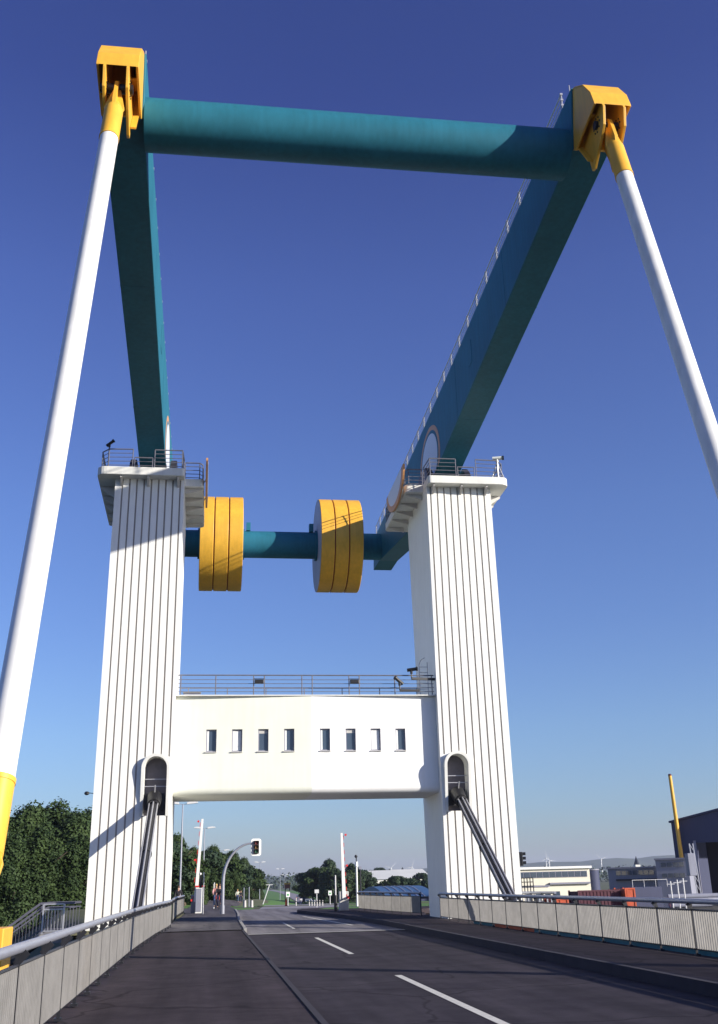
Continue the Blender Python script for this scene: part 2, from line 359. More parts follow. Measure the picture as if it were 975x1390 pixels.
# ================================================================== BRIDGE TOWERS
def tower(s, label):
    xi = CX+s*HI; xo = CX+s*HO; W = HO-HI
    root = thing('bridge_tower', label, 'tower', ((xi+xo)/2, YT+2.5, 0), 'white ribbed towers of the lifting bridge')
    def X(t): return xi+s*t                # t = 0 at the inner edge, W at the outer edge
    D = .62; pitch = W/9.55; off = pitch*.55
    gro = [off+pitch*i for i in range(10) if off+pitch*i < W-.05]
    def section(t0, t1):
        pts = [(t0, 0.0)]
        for g_ in gro:
            if t0+.06 < g_ < t1-.06: pts += [(g_-.042, 0.0), (g_-.034, .09), (g_+.034, .09), (g_+.042, 0.0)]
        return pts+[(t1, 0.0), (t1, D), (t0, D)]
    b = MB()
    r0, r1 = .26, 1.30; zb, zt = 4.72, 7.34                     # recess for the ram
    def add(t0, t1, z0, z1):
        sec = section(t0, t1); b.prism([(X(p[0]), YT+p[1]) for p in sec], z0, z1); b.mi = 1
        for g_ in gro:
            if t0+.06 < g_ < t1-.06: b.box((min(X(g_-.036),X(g_+.036)), YT+.045, z0+.002), (max(X(g_-.036),X(g_+.036)), YT+.0885, z1-.002))  # strips at the groove bottoms, their grey colour stands in for shade
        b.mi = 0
    add(0, W, -.6, zb); add(0, r0, zb, zt); add(r1, W, zb, zt); add(0, W, zt, 21.2)
    rc = (r0+r1)/2; rr = (r1-r0)/2; n = 10                      # spandrels of the arched head
    for sd in (-1, 1):
        poly = [(rc+sd*rr, zt)]+[(rc+sd*rr*math.cos(a), zt-rr+rr*math.sin(a)) for a in [math.pi/2*i/n for i in range(n, -1, -1)]]
        poly = [(rc, zt), (rc+sd*rr, zt)]+[(rc+sd*rr*math.cos(math.pi/2*i/n), zt-rr+rr*math.sin(math.pi/2*i/n)) for i in range(0, n)]
        b.prism([(X(p[0]), p[1]) for p in poly], YT+.001, YT+D-.001, 'y')
    b.box((min(X(0),X(W)), YT+D+.001, -.6), (max(X(0),X(W)), YT+4.2, 21.2))
    for v in b.v:
        k = max(0, v.z)/22
        v.x = xi+(v.x-xi)*(1-.03*k); v.y = YT+(v.y-YT)*(1+.37*k)
    b.build('ribbed_shaft', ['white', 'groove_shade'], root)
    # recess: back plate, rails, white collar
    rec = MB().box((min(X(r0+.01),X(r1-.01)), YT+.58, zb+.01), (max(X(r0+.01),X(r1-.01)), YT+.615, zt-.02)).build('ram_recess', 'recess', root)
    rb = MB()
    for z in (zt-1.0, zt-1.32): rb.bar((X(r0+.02), YT+.12, z), (X(r1-.02), YT+.12, z), .03, .03)
    rb.build('cross_rails', 'steel', rec)
    br = MB().box((min(X(rc-.42),X(rc+.42)), YT+.25, zb+.25), (max(X(rc-.42),X(rc+.42)), YT+.5, zb+1.0)).build('bearing_block', 'dark', rec)
    c = MB(); prof = []
    ro = rr+.13
    for (k, ra) in ((0, rr-.005), (1, ro)):
        pl = [(rc-ra, zb-.02)]+[(rc-ra*math.cos(math.pi*i/16), zt-rr+ra*math.sin(math.pi*i/16)) for i in range(17)]+[(rc+ra, zb-.02)]
        prof.append(pl)
    vs = []; m_ = len(prof[0])
    for yk in (0, 1):
        for pl in prof:
            for p in pl:
                out = .30*min(1, max(0.04, (p[1]-zb)/2.0)) if yk else -.02
                vs.append((X(p[0]), YT-out, p[1]))
    fs = []
    for i in range(m_-1):
        a_, b_, c_, d_ = i, i+m_, i+2*m_, i+3*m_
        fs += [(c_, c_+1, d_+1, d_), (a_, a_+1, c_+1, c_), (b_, b_+1, d_+1, d_)]
    for i in (0, m_-1): fs.append((i, i+m_, i+3*m_, i+2*m_))
    c.add(vs, fs).build('recess_collar', 'slabw', root, smooth=True)
    # platform slab
    zb_, zt_ = 21.17, 21.60; r = .45
    def rnd(pts, rads):
        out = []
        for i, p in enumerate(pts):
            a_ = Vector(pts[i-1]); p_ = Vector(p); c_ = Vector(pts[(i+1) % len(pts)]); rd = rads[i]
            if rd == 0: out.append(tuple(p_)); continue
            u = (a_-p_).normalized(); v = (c_-p_).normalized()
            for k in range(7):
                t = k/6; q0 = p_+u*rd*(1-t); q1 = p_+v*rd*t
                out.append(tuple(q0*(1-t)+q1*t))
        return out
    pl = [(-.02,50.1),(W+.78,50.1),(W+.85,58.4),(-1.0,58.4),(-1.0,51.6),(-.02,51.6)]
    pts = rnd(pl, [.18,.5,.15,.3,.25,0])
    slab = MB().prism([(X(p[0]), p[1]) for p in pts], zb_, zt_).build('platform_slab', 'slabw', root, bevel=.03)
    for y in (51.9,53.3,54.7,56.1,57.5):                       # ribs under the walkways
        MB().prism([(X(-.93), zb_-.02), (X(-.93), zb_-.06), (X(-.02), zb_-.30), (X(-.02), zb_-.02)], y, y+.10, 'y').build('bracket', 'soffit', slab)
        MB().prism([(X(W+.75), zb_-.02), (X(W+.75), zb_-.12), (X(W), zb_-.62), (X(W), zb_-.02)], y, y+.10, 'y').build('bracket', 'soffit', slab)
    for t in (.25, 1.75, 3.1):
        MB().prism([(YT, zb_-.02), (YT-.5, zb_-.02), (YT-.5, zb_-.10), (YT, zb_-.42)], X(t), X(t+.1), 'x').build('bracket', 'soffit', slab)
    # platform railing: high runs with a low run under the arm
    pr = MB(); zt2 = zt_
    def run(pts, h, nb=4, posts=True):
        for k in range(nb+1):
            z = zt2+h-(h-.12)*k/nb if nb else zt2+h
            pr.path([(p[0], p[1], z) for p in pts], .032 if k == 0 else .018, 6)
        for p in pts: pr.tube((p[0], p[1], zt2), (p[0], p[1], zt2+h), .026, n=6)
    run([(X(W+.0), 58.2), (X(W+.7), 57.8), (X(W+.68), 55.5), (X(W+.66), 53), (X(W+.62), 50.75), (X(W+.25), 50.28), (X(W-.95), 50.22)], 1.0)
    run([(X(W-1.05), 50.22), (X(W-1.95), 50.22)], .55, 2)
    run([(X(W-2.05), 50.22), (X(.12), 50.22), (X(.06), 51.6)], 1.0)
    run([(X(.0), 51.75), (X(-.75), 51.75), (X(-.92), 52.0), (X(-.93), 53.8), (X(-.93), 55.6), (X(-.93), 57.4), (X(-.9), 58.25), (X(.1), 58.25)], .95)
    pr.build('platform_railing', 'railsteel', root, smooth=True)
    # trunnion bearing under the arm
    tb = MB().prism([(YT+1.2, 21.6), (YT+5.8, 21.6), (YT+4.9, 22.9), (YT+4.4, 23.3), (YT+2.6, 23.3), (YT+2.1, 22.9)], X(W/2-1.28), X(W/2-.93), 'x')
    tb.prism([(YT+1.2, 21.6), (YT+5.8, 21.6), (YT+4.9, 22.9), (YT+4.4, 23.3), (YT+2.6, 23.3), (YT+2.1, 22.9)], X(W/2+.86), X(W/2+1.2), 'x')
    tb.build('trunnion_bearing', 'dark', root, bevel=.03)
    # round emblem panel on the inner walkway edge
    xe = X(-1.19) if s > 0 else X(-1.13); cy, cz, ra, rb_ = 53.4, 22.42, 2.75, 1.5
    def half(k0): return [(cy-ra*k0*math.cos(math.pi*i/24), cz-rb_*k0*math.sin(math.pi*i/24)) for i in range(25)]
    dsk = MB().prism(half(1), xe-.05, xe+.05, 'x').build('half_round_panel', 'ring', root)
    MB().prism([(p[0], p[1]-.003) for p in half(.80)], xe-.058, xe+.058, 'x').build('panel_face', 'discw', dsk)
    for y in (51.9, 54.6): MB().tube((xe, y, 21.75), (X(-.95), y, 21.45), .03, n=6).build('panel_stay', 'steel', dsk)
    return root
tl = tower(-1, 'left white ribbed tower, crossed by a broad slanting shadow near its top')
tr = tower(1, 'right white ribbed tower, fully sunlit front and shaded plain inner side')

# ================================================================== GALLERY BETWEEN THE TOWERS
XL, XR = CX-HI, CX+HI
gal = thing('bridge_gallery', 'white windowed gallery spanning between the two ribbed towers above the road', 'gallery', (CX, 53, 5.6))
GZ0, GZ1 = 5.62, 10.2; YG = 51.26; YK = 51.04
def gy(x): return YG+(YK-YG)*(1-abs(x-(CX+.15))/6.6)
wins = [PY(x, 1004, 51.2).x for x in (287, 322, 357.5, 392.5, 441, 476, 510, 544)]
wz = [PY(420, 1019, 51.2).z, PY(420, 990, 51.2).z]
wz = [8.15-.0, 9.1]
z_lo = PY(420, 1019.5, 51.2).z; z_hi = PY(420, 989.5, 51.2).z
def wallseg(b, x0, x1, z0, z1, t=.28):
    b.add([(x0,gy(x0),z0),(x1,gy(x1),z0),(x1,gy(x1)+t,z0),(x0,gy(x0)+t,z0),(x0,gy(x0),z1),(x1,gy(x1),z1),(x1,gy(x1)+t,z1),(x0,gy(x0)+t,z1)],
          [(0,3,2,1),(4,5,6,7),(0,1,5,4),(1,2,6,5),(2,3,7,6),(3,0,4,7)])
b = MB(); ww = .245; xk = CX+.15
edges = [XL+.002, XR-.002]
cuts = sorted([XL+.002, XR-.002, xk]+[x-ww for x in wins]+[x+ww for x in wins])
rad = .30
for x0, x1 in zip(cuts, cuts[1:]):
    b.mi = 0 if x1 <= xk+.001 else 1
    mid = (x0+x1)/2; iswin = any(abs(mid-x) < ww*.9 for x in wins)
    if iswin: wallseg(b, x0, x1, GZ0+rad, z_lo); wallseg(b, x0, x1, z_hi, GZ1)
    else: wallseg(b, x0, x1, GZ0+rad, GZ1)
    # rounded lower edge and soffit
    n = 8; vs = []
    for x in (x0, x1):
        for i in range(n+1):
            a = math.pi/2*i/n; vs.append((x, gy(x)+rad-rad*math.cos(a), GZ0+rad-rad*math.sin(a)))
        vs.append((x, 55.0, GZ0))
    k = n+2
    b.add(vs, [(i, i+1, i+1+k, i+k) for i in range(k-1)])
b.mi = 0
b.box((XL+.003, 54.8, GZ0+.01), (XR-.003, 55.0, GZ1-.01)).add([(XL,51.2,GZ1-.02),(XR,51.2,GZ1-.02),(XR,55,GZ1-.02),(XL,55,GZ1-.02)], [(0,1,2,3)])
b.build('gallery_wall', ['cream', 'white2'], gal, smooth=True)
MB().box((XL+.01, 51.0, GZ1-.0), (xk, 51.3, GZ1+.05)).box((xk, 51.0, GZ1), (XR-.01, 51.3, GZ1+.05)).build('roof_edge', 'slabw', gal)
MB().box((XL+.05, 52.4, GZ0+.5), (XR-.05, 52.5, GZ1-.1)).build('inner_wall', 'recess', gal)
for i, x in enumerate(wins):
    y = gy(x)+.10
    fr = MB()
    fr.box((x-ww+.001,y,z_lo),(x-ww+.05,y+.07,z_hi)).box((x+ww-.05,y,z_lo),(x+ww-.001,y+.07,z_hi)).box((x-ww+.05,y,z_hi-.06),(x+ww-.05,y+.07,z_hi)).box((x-ww+.05,y,z_lo),(x+ww-.05,y+.07,z_lo+.06))
    fo = fr.build('window', 'frame', gal)
    MB().box((x-ww+.05,y+.03,z_lo+.06),(x+ww-.05,y+.045,z_hi-.06)).build('pane', 'glass' if i not in (1, 6) else 'curtain', fo)
    if i in (0, 3, 4, 7): MB().box((x-ww+.052,y+.022,z_lo+.062),(x-ww+.13,y+.028,z_hi-.062)).build('blind', 'curtain', fo)
    if i in (2, 5): MB().box((x-ww+.052,y+.022,z_hi-.20),(x+ww-.052,y+.028,z_hi-.062)).build('blind', 'sill', fo)
    MB().box((x-ww-.04,gy(x)-.06,z_lo-.045),(x+ww+.02,y+.02,z_lo-.002)).build('sill', 'sill', fo)
b = MB(); zr = GZ1+.04
posts = [PY(x, 930, 51.15).x for x in (293, 344.5, 359, 410, 424, 474, 488, 536)]
for x in posts: b.tube((x,51.15,zr),(x,51.15,zr+.98),.028,n=6)
for x in (XL+.2, XR-.15): b.tube((x,51.15,zr),(x,51.15,zr+.98),.028,n=6)
for k, z in enumerate((.98,.76,.57,.38,.18)): b.tube((XL+.05,51.15,zr+z),(XR-.05,51.15,zr+z),.032 if k == 0 else .016,n=6)
for k, z in enumerate((.98,.57)): b.tube((XL+.05,54.8,zr+z),(XR-.05,54.8,zr+z),.02,n=6)
for i in range(7): b.tube((XL+.5+i*2,54.8,zr),(XL+.5+i*2,54.8,zr+.98),.025,n=6)
b.build('roof_railing', 'railsteel', gal, smooth=True)
for (xa, xb, side) in ((posts[1], posts[2], 'left'), (posts[5], posts[6], 'right')):
    t = thing('floodlight', 'black box floodlight hanging in the %s half of the gallery roof railing' % side, 'floodlight', ((xa+xb)/2,51.05,zr+.6), 'floodlights in the gallery roof railing')
    MB().box((xa+.04,50.92,zr+.56),(xb-.04,51.12,zr+.74)).build('housing', 'black', t, bevel=.02)
    MB().bar((xa,51.12,zr+.80),(xb,51.12,zr+.80),.03,.03).build('bracket', 'dark', t)

# ================================================================== BALANCE FRAME
bf = thing('balance_frame', 'huge teal rocking frame on top of the towers with yellow heads and drum counterweights', 'bridge beam', (CX, 57, 22.6))
top = [(28.35,28.02),(36,27.75),(47,27.18),(58,26.82),(68,26.55),(76.0,26.36)]
bot = [(76.4,24.05),(73.6,23.96),(68,23.2),(63,22.55),(60,22.45),(57,22.62),(50.6,23.35),(43,24.2),(36,25.0),(28.9,25.78)]
AI, AO = 7.47, 8.86
def topz(y):
    for a, c in zip(top, top[1:]):
        if y <= c[0]: return a[1]+(c[1]-a[1])*(y-a[0])/(c[0]-a[0])
    return top[-1][1]
for s in (-1, 1):
    xi, xo = CX+s*AI, CX+s*AO
    arm = MB().prism(top+bot, xi, xo, 'x').build('arm', 'teal', bf, bevel=.03)
    for ys_ in (38, 47.5, 62.5):
        zt_, zb_ = topz(ys_), None
        for a_, c_ in zip(bot[::-1], bot[::-1][1:]):
            if a_[0] <= ys_ <= c_[0]: zb_ = a_[1]+(c_[1]-a_[1])*(ys_-a_[0])/(c_[0]-a_[0])
        x0_, x1_ = min(xi, xo)-.008, max(xi, xo)+.008
        MB().box((x0_,ys_,zb_-.008),(x1_,ys_+.05,zt_+.008)).build('weld_seam', 'teal', arm)
    MB().box((min(xi,xi-s*.02),44,25.2),(max(xi,xi-s*.02),44.7,26.4)).build('inspection_hatch', 'teal', arm, bevel=.008)
    # pivot ornament on the inner side: orange-brown ring around a pale plate
    cy, cz, r_ = 54.6, 24.15, 2.35
    yy_ = lambda k, a: (cy+k*2.75*math.cos(a), cz+k*2.05*math.sin(a))
    for kind, k0, m_, o_ in (('ornament_ring', 1.0, 'ring', .012), ('ornament_gap', .87, 'teal', .02), ('ornament_plate', .78, 'discw', .03)):
        poly = []
        for i in range(48):
            y, z = yy_(k0, 2*math.pi*i/48); zmin = 22.62+(57-y)*.11 + .05
            if y > 57: zmin = 22.72
            poly.append((y, max(z, zmin)))
        dd = MB().prism(poly, xi-s*o_, xi-s*.001*0+s*.02, 'x').build(kind, m_, arm)
    # walkway railing along the inner top edge
    b = MB(); ya = [29.6+1.9*i for i in range(25) if 29.6+1.9*i < 75.9]
    for y in ya:
        z = topz(y); b.tube((xi+s*.12,y,z),(xi+s*.12,y,z+.85),.035,n=6)
        for q_ in (.84,.58,.34): b.box((xi+s*.12-.05,y-.05,z+q_-.04),(xi+s*.12+.05,y+.05,z+q_+.04))
    for q_ in (.84,.58,.34):
        b.path([(xi+s*.12,y,topz(y)+q_) for y in ya], .032 if q_ > .8 else .018, 6)
    b.build('arm_railing', 'steel', arm)
    # yellow head: hood with open underside, lugs, ribs
    hd_t = [(28.98,28.03),(28.7,28.04),(28.2,27.88),(27.5,27.35),(26.95,26.55),(26.75,25.95)]
    hx0, hx1 = xi+s*.07, xo-s*.01
    head = MB()
    for a, c in zip(hd_t, hd_t[1:]):
        d = Vector((c[0]-a[0], c[1]-a[1])).normalized(); nrm = Vector((d.y, -d.x))*-.06
        if nrm.y < 0: nrm = -nrm
        head.prism([(a[0],a[1]+.01),(c[0],c[1]+.01),(c[0]+nrm.x*.0,c[1]+.07),(a[0],a[1]+.07)], hx0, hx1, 'x')
    for x0, x1 in ((hx0, hx0+s*.07), (hx1-s*.07, hx1)): head.prism([(28.98,28.01)]+hd_t[1:]+[(28.75,25.60),(29.1,25.9)], x0, x1, 'x')
    head.prism([(28.42,27.8),(28.36,27.8),(28.70,25.66),(28.80,25.66)], hx0+s*.072, hx1-s*.072, 'x')
    hd = head.build('end_head', 'yellow', arm, bevel=.012)
    W_ = AO-AI
    for t in (.28, .80):
        x = xi+s*W_*t
        lug = MB().prism([(28.35,27.78),(27.5,27.3),(26.98,26.5),(26.70,25.85),(26.85,25.2),(27.35,24.75),(28.0,24.28),(28.2,24.32),(28.3,24.8),(28.6,25.62),(28.4,27.6)], x-.045, x+.045, 'x').build('lug', 'yellow', hd, bevel=.01)
    MB().prism([(28.5,26.55),(27.3,26.0),(27.3,25.94),(28.5,26.49)], hx0+s*.08, xi+s*W_*.24, 'x').build('rib', 'yellow', hd)
    MB().prism([(28.68,25.72),(28.0,24.62),(28.04,24.58),(28.72,25.66)], hx0+s*.08, xi+s*W_*.24, 'x').build('rib', 'yellow', hd)
    xp = xi+s*W_*.70
    MB().tube((xi+s*W_*.18,27.35,25.55),(xi+s*W_*.92,27.35,25.55),.16,n=16).build('pin', 'dark', hd, smooth=True)
    b = MB()
    for t_ in (.28, .80):
        for k_ in range(8):
            a_ = 2*math.pi*k_/8; yb_, zb2 = 27.35+.27*math.cos(a_), 25.55+.27*math.sin(a_)
            b.tube((xi+s*W_*t_-s*.075,yb_,zb2),(xi+s*W_*t_+s*.075,yb_,zb2),.028,n=6)
    b.build('bolts', 'dark', hd)
    b = MB(); xa = xi+s*W_*.65
    for dx in (0,): b.path([(xa+dx-.2,28.7,28.05),(xa+dx-.2,28.7,28.35),(xa+dx+.2,28.7,28.35),(xa+dx+.2,28.7,28.05)], .02, 6)
    b.path([(xi+s*.05,28.6,28.05),(xi+s*.05,28.6,28.35)], .025, 6); b.build('lifting_eye', 'steel', hd)
c = MB().tube((CX-AI,29.7,26.14),(CX+AI,29.7,26.14),.91,n=64).build('front_cross_tube', 'teal', bf, smooth=True)
for k in (-.35, .5): MB().tube((CX+k*AI*1.0-.02,29.7,26.14),(CX+k*AI+.02,29.7,26.14),.9125,n=64).build('weld_band', 'teal', c, smooth=True)
ax = MB().tube((CX-AI-.1,73,24.85),(CX+AI+.1,73,24.85),.98,n=56).build('rear_cross_tube', 'teal', bf, smooth=True)
for s in (-1, 1):
    cw = MB(); gr = MB(); segs = [(2.75,3.70),(3.78,4.72),(4.80,5.75)]
    for a, e in segs: cw.tube((CX+s*a,73,24.85),(CX+s*e,73,24.85),3.42,n=96)
    cwo = cw.build('counterweight_drum', 'yellow', bf, smooth=True, bevel=.03)
    gr.tube((CX+s*3.6,73,24.85),(CX+s*4.9,73,24.85),3.33,n=96).build('drum_seam', 'groove', cwo, smooth=True)
    col = MB()
    for e in (2.58, 5.76): col.tube((CX+s*e,73,24.85),(CX+s*(e+.16),73,24.85),1.12,n=40)
    col.build('collar', 'teal', cwo, smooth=True)
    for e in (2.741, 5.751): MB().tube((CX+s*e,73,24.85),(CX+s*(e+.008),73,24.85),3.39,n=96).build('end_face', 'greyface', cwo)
    MB().box((CX+s*2.3-.15,72.4,25.75),(CX+s*2.3+.15,72.9,26.35)).build('stop_block', 'teal', cwo)

# ================================================================== HANGER RODS
def proj(P):
    v = Vector(P)-CAM; d = v.dot(fw); return PP[0]+F*v.dot(cx_)/d, PP[1]-F*v.dot(cy_)/d
def hanger(s, xb, yb, label):
    xt = CX+s*(AI+(AO-AI)*.53); T = Vector((xt,27.35,25.55)); B = Vector((xb,yb,.95)); d = (B-T).normalized()
    r = .275
    root = thing('hanger_rod', label, 'bridge rod', B, 'long white hanger rods with yellow ends')
    L = (B-T).length
    P = lambda t: T+d*t
    MB().tube(P(2.9), P(L-2.65), r, n=40).build('rod', 'rodw', root, smooth=True)
    x = Vector((1,0,0)); u = d.cross(x).normalized()
    for nm, t0, t1, sg in (('upper_end', 0, 2.9, 1), ('lower_end', L, L-2.65, -1)):
        b = MB(); e = P(t0); q_ = lambda t: P(t0+sg*t)
        b.tube(q_(1.35), q_(abs(t1-t0)), r+.012, n=40)
        b.tube(q_(.95), q_(1.35), r*.62, r+.012, n=40)
        # flat fork plate, wedge shaped, through the tube
        pl = [q_(-.28)+u*.12, q_(-.28)-u*.12, q_(.0)-u*.27, q_(1.0)-u*.30, q_(1.9)-u*.02, q_(1.9)+u*.02, q_(1.0)+u*.30, q_(0)+u*.27]
        n = len(pl)
        for dx in (-.07,):
            vs = [p+x*.06 for p in pl]+[p-x*.06 for p in pl]
            b.add(vs, [tuple(range(n)), tuple(range(2*n-1, n-1, -1))]+[(i, i+n, (i+1) % n+n, (i+1) % n) for i in range(n)])
        pl = [q_(.05)+x*.1, q_(.05)-x*.1, q_(1.2)-x*.31, q_(2.1)-x*.02, q_(2.1)+x*.02, q_(1.2)+x*.31]; n = 6
        vs = [p+u*.05 for p in pl]+[p-u*.05 for p in pl]
        b.add(vs, [tuple(range(n)), tuple(range(2*n-1, n-1, -1))]+[(i, i+n, (i+1) % n+n, (i+1) % n) for i in range(n)])
        b.build(nm, 'yellow', root, smooth=True, bevel=.008)
    for t_ in (2.86, L-2.69): MB().tube(P(t_), P(t_+.09), r+.025, n=40).build('joint_ring', 'yellow', root, smooth=True)
    return root
hanger(-1, -3.63, 18.6, 'left white hanger rod, running down past the frame edge beside the left railing')
hanger(1, 12.05, 19.3, 'right white hanger rod, leaving the picture high up at the right edge')
for s, xb, yb, lab in ((-1,-3.58,18.6,'yellow anchor block outside the left railing, below the left hanger rod'), (1,12.05,19.3,'yellow anchor block outside the right railing, below the right hanger rod')):
    t = thing('rod_anchor', lab, 'anchor', (xb,yb,-.55), 'yellow anchors of the hanger rods')
    b = MB().box((xb-.5,yb-.5,-.55),(xb+.5,yb+.6,-.45)); b.build('base_plate', 'yellow', t)
    for k in (-.22,.14): MB().prism([(yb-.45,-.45),(yb+.5,-.45),(yb+.5,.55),(yb+.25,1.15),(yb-.2,1.15),(yb-.45,.6)], xb+k, xb+k+.08, 'x').build('lug', 'yellow', t, bevel=.01)
    if s < 0: MB().box((xb+.24,yb-.45,-.45),(xb+.52,yb+.4,1.12)).build('housing', 'yellow', t, bevel=.02)

# ================================================================== RAMS
def ram(s, label):
    t = .78; xt = CX+s*(HI+t); A = Vector((xt, YT-.05, 5.42)); B = Vector((CX+s*7.22, 42.5, .55))
    root = thing('hydraulic_ram', label, 'hydraulic ram', A, 'black hydraulic rams of the bridge')
    d = (B-A).normalized(); L = (B-A).length
    MB().tube(A-d*.25, A+d*.55, .34, .30, n=24).build('bearing_head', 'black', root, smooth=True)
    MB().tube(A+d*.5, A+d*(L*.98), .205, n=24).build('barrel', 'dark', root, smooth=True)
    b = MB()
    for k in (.30, .0, -.3):
        pass
    up_ = Vector((0,0,1)); sd = d.cross(up_).normalized(); uu = sd.cross(d)
    for a in (40, 90, 140):
        o = (sd*math.cos(R(a))+uu*math.sin(R(a)))*.24
        b.tube(A+d*.7+o, A+d*(L*.95)+o, .035, n=8)
    b.build('pipes', 'steel', root, smooth=True)
    MB().tube(A+d*.55, A+d*.72, .27, n=24).tube(A+d*(L*.5), A+d*(L*.5+.12), .235, n=24).build('clamp_rings', 'black', root, smooth=True)
    b = MB(); b.path([A+Vector((0,-.1,.3)), A+Vector((.02,-.25,.62))], .03, 6); b.build('hose', 'steel', root)
    return root
ram(-1, 'left black ram, nearly upright, casting a slanting shadow on the left tower')
ram(1, 'right black ram, leaning strongly down to the right behind the railing')

# ================================================================== BRIDGE RAILINGS
def railing(name, label, pts, h=1.05, panel='panel', step=1.9, lean=0, group=None, pitch=.115, rr=.055, top='rail', z0=0, outer=1):
    root = thing('railing', label, 'railing', (pts[0][0], pts[0][1], z0), group)
    seg = []; P = [Vector((p[0], p[1], p[2] if len(p) > 2 else z0)) for p in pts]
    tot = sum((b-a).length for a, b in zip(P, P[1:]))
    def at(t):
        for a, b in zip(P, P[1:]):
            L = (b-a).length
            if t <= L+1e-6: return a+(b-a)*(t/L)
            t -= L
        return P[-1]
    MB().path([p+Vector((0,0,h+.04)) for p in P], rr, 12).build('handrail', top, root, smooth=True)
    b = MB().path([p+Vector((0,0,h-.13)) for p in P], .022, 6).path([p+Vector((0,0,.13)) for p in P], .018, 6)
    b.build('rails', 'dark', root, smooth=True)
    n = max(1, round(tot/step)); st = tot/n
    pm = MB()
    for i in range(n+1):
        p = at(i*st); d = (at(min(tot, i*st+.1))-at(max(0, i*st-.1))).normalized()
        sd = Vector((d.y, -d.x, 0))*outer
        b = MB(); b.bar(p, p+Vector((0,0,h-.10)), .05, .016)
        b.bar(p+Vector((0,0,h-.10)), p+Vector((0,0,h+.0)), .05, .016)
        b.bar(p+Vector((0,0,h-.12))+sd*.02, p+Vector((0,0,h))-sd*.10, .012, .07)
        b.box(p+Vector((-.05,-.07,0)), p+Vector((.05,.07,.035)))
        b.build('post', 'dark', root)
    for i in range(n):
        b = MB(); k = max(2, round(st/pitch))
        for j in range(1, k):
            p = at(i*st+st*j/k); d = (at(i*st+st*j/k+.05)-p).normalized(); sd = Vector((d.y, -d.x, 0))
            a0 = p+Vector((0,0,.14)); a1 = p+Vector((0,0,h-.14))
            e = sd*.028+d*.0; f_ = d*.012
            b.add([a0-e-f_, a0+e-f_, a0+e+f_, a0-e+f_, a1-e-f_, a1+e-f_, a1+e+f_, a1-e+f_], [(0,1,5,4),(1,2,6,5),(2,3,7,6),(3,0,4,7),(4,5,6,7)])
        b.build('bar_panel', panel, root)
    return root
RL = [(-1.95,1.0),(-1.93,12),(-1.92,22),(-1.90,30),(-1.85,34),(-1.72,41),(-1.52,47),(-1.46,50.5)]
railing('railing', 'near left railing of dense upright bars, rising from the lower left corner to the tower', RL, group='long bar railings beside the footways', outer=-1)
RR = [(10.6,12),(10.6,44),(10.68,50.4)]
railing('railing', 'near right railing of dense upright bars in front of the right tower', RR, group='long bar railings beside the footways', outer=1)
railing('railing', 'short left railing just beyond the left tower, beside the barrier', [(-1.55,56.6),(-1.60,66),(-1.4,78)], group='bar railings beyond the towers', outer=-1)
railing('railing', 'sunlit beige railing beyond the right tower, beside the upright barrier', [(10.9,56.2),(10.3,62),(9.75,71)], group='bar railings beyond the towers', pitch=.07)

# ================================================================== STAIR BESIDE THE LEFT TOWER
st = thing('stair', 'steel stair with grey bar railings going down beside the left tower', 'stair', (-6.6, 49, 0))
MB().box((-6.75,47.6,-.35),(-5.25,50.4,-.02)).build('landing', 'concrete', st, bevel=.01)
for y in (47.9, 50.1):
    b = MB(); L0 = Vector((-6.7,y,0)); L1 = Vector((-12.2,y-.0,-3.9))
    b.bar(L0+Vector((0,0,1.15)), L1+Vector((0,0,1.15)), .08, .09).bar(L0+Vector((0,0,.98)), L1+Vector((0,0,.98)), .03, .05).bar(L0+Vector((0,0,.12)), L1+Vector((0,0,.12)), .03, .05)
    b.bar((-6.7,y,1.15),(-5.3,y,1.15),.08,.09).bar((-6.7,y,.98),(-5.3,y,.98),.03,.05).bar((-6.7,y,.10),(-5.3,y,.10),.03,.05)
    for i in range(40):
        p = L0.lerp(L1, i/40); b.bar(p+Vector((0,0,.12)), p+Vector((0,0,.98)), .018, .018)
    for i in range(11):
        x = -6.66+i*.13; b.bar((x,y,.1),(x,y,.98),.018,.018)
    b.build('stair_railing', 'stairrail', st)
b = MB()
for i in range(24): b.box((-6.75-.23*(i+1),47.9,-.17*(i+1)-.04),(-6.75-.23*i+.03,50.1,-.17*(i+1)))
b.build('steps', 'steel', st)
for y in (47.85,50.15): MB().bar((-6.6,y,-.15),(-12.2,y,-4.1),.05,.30).build('stringer', 'dark', st)
b = MB()
for x in (-6.55,-5.72): b.bar((x,47.75,0),(x,47.75,1.12),.07,.07)
for z in (1.12,.92): b.bar((-6.55,47.75,z),(-5.72,47.75,z),.05,.05)
b.bar((-6.55,47.75,.1),(-5.72,47.75,.1),.05,.05)
for i in range(6): b.bar((-6.45+.13*i,47.75,.1),(-6.45+.13*i,47.75,.92),.02,.02)
b.build('gate', 'steel', st)

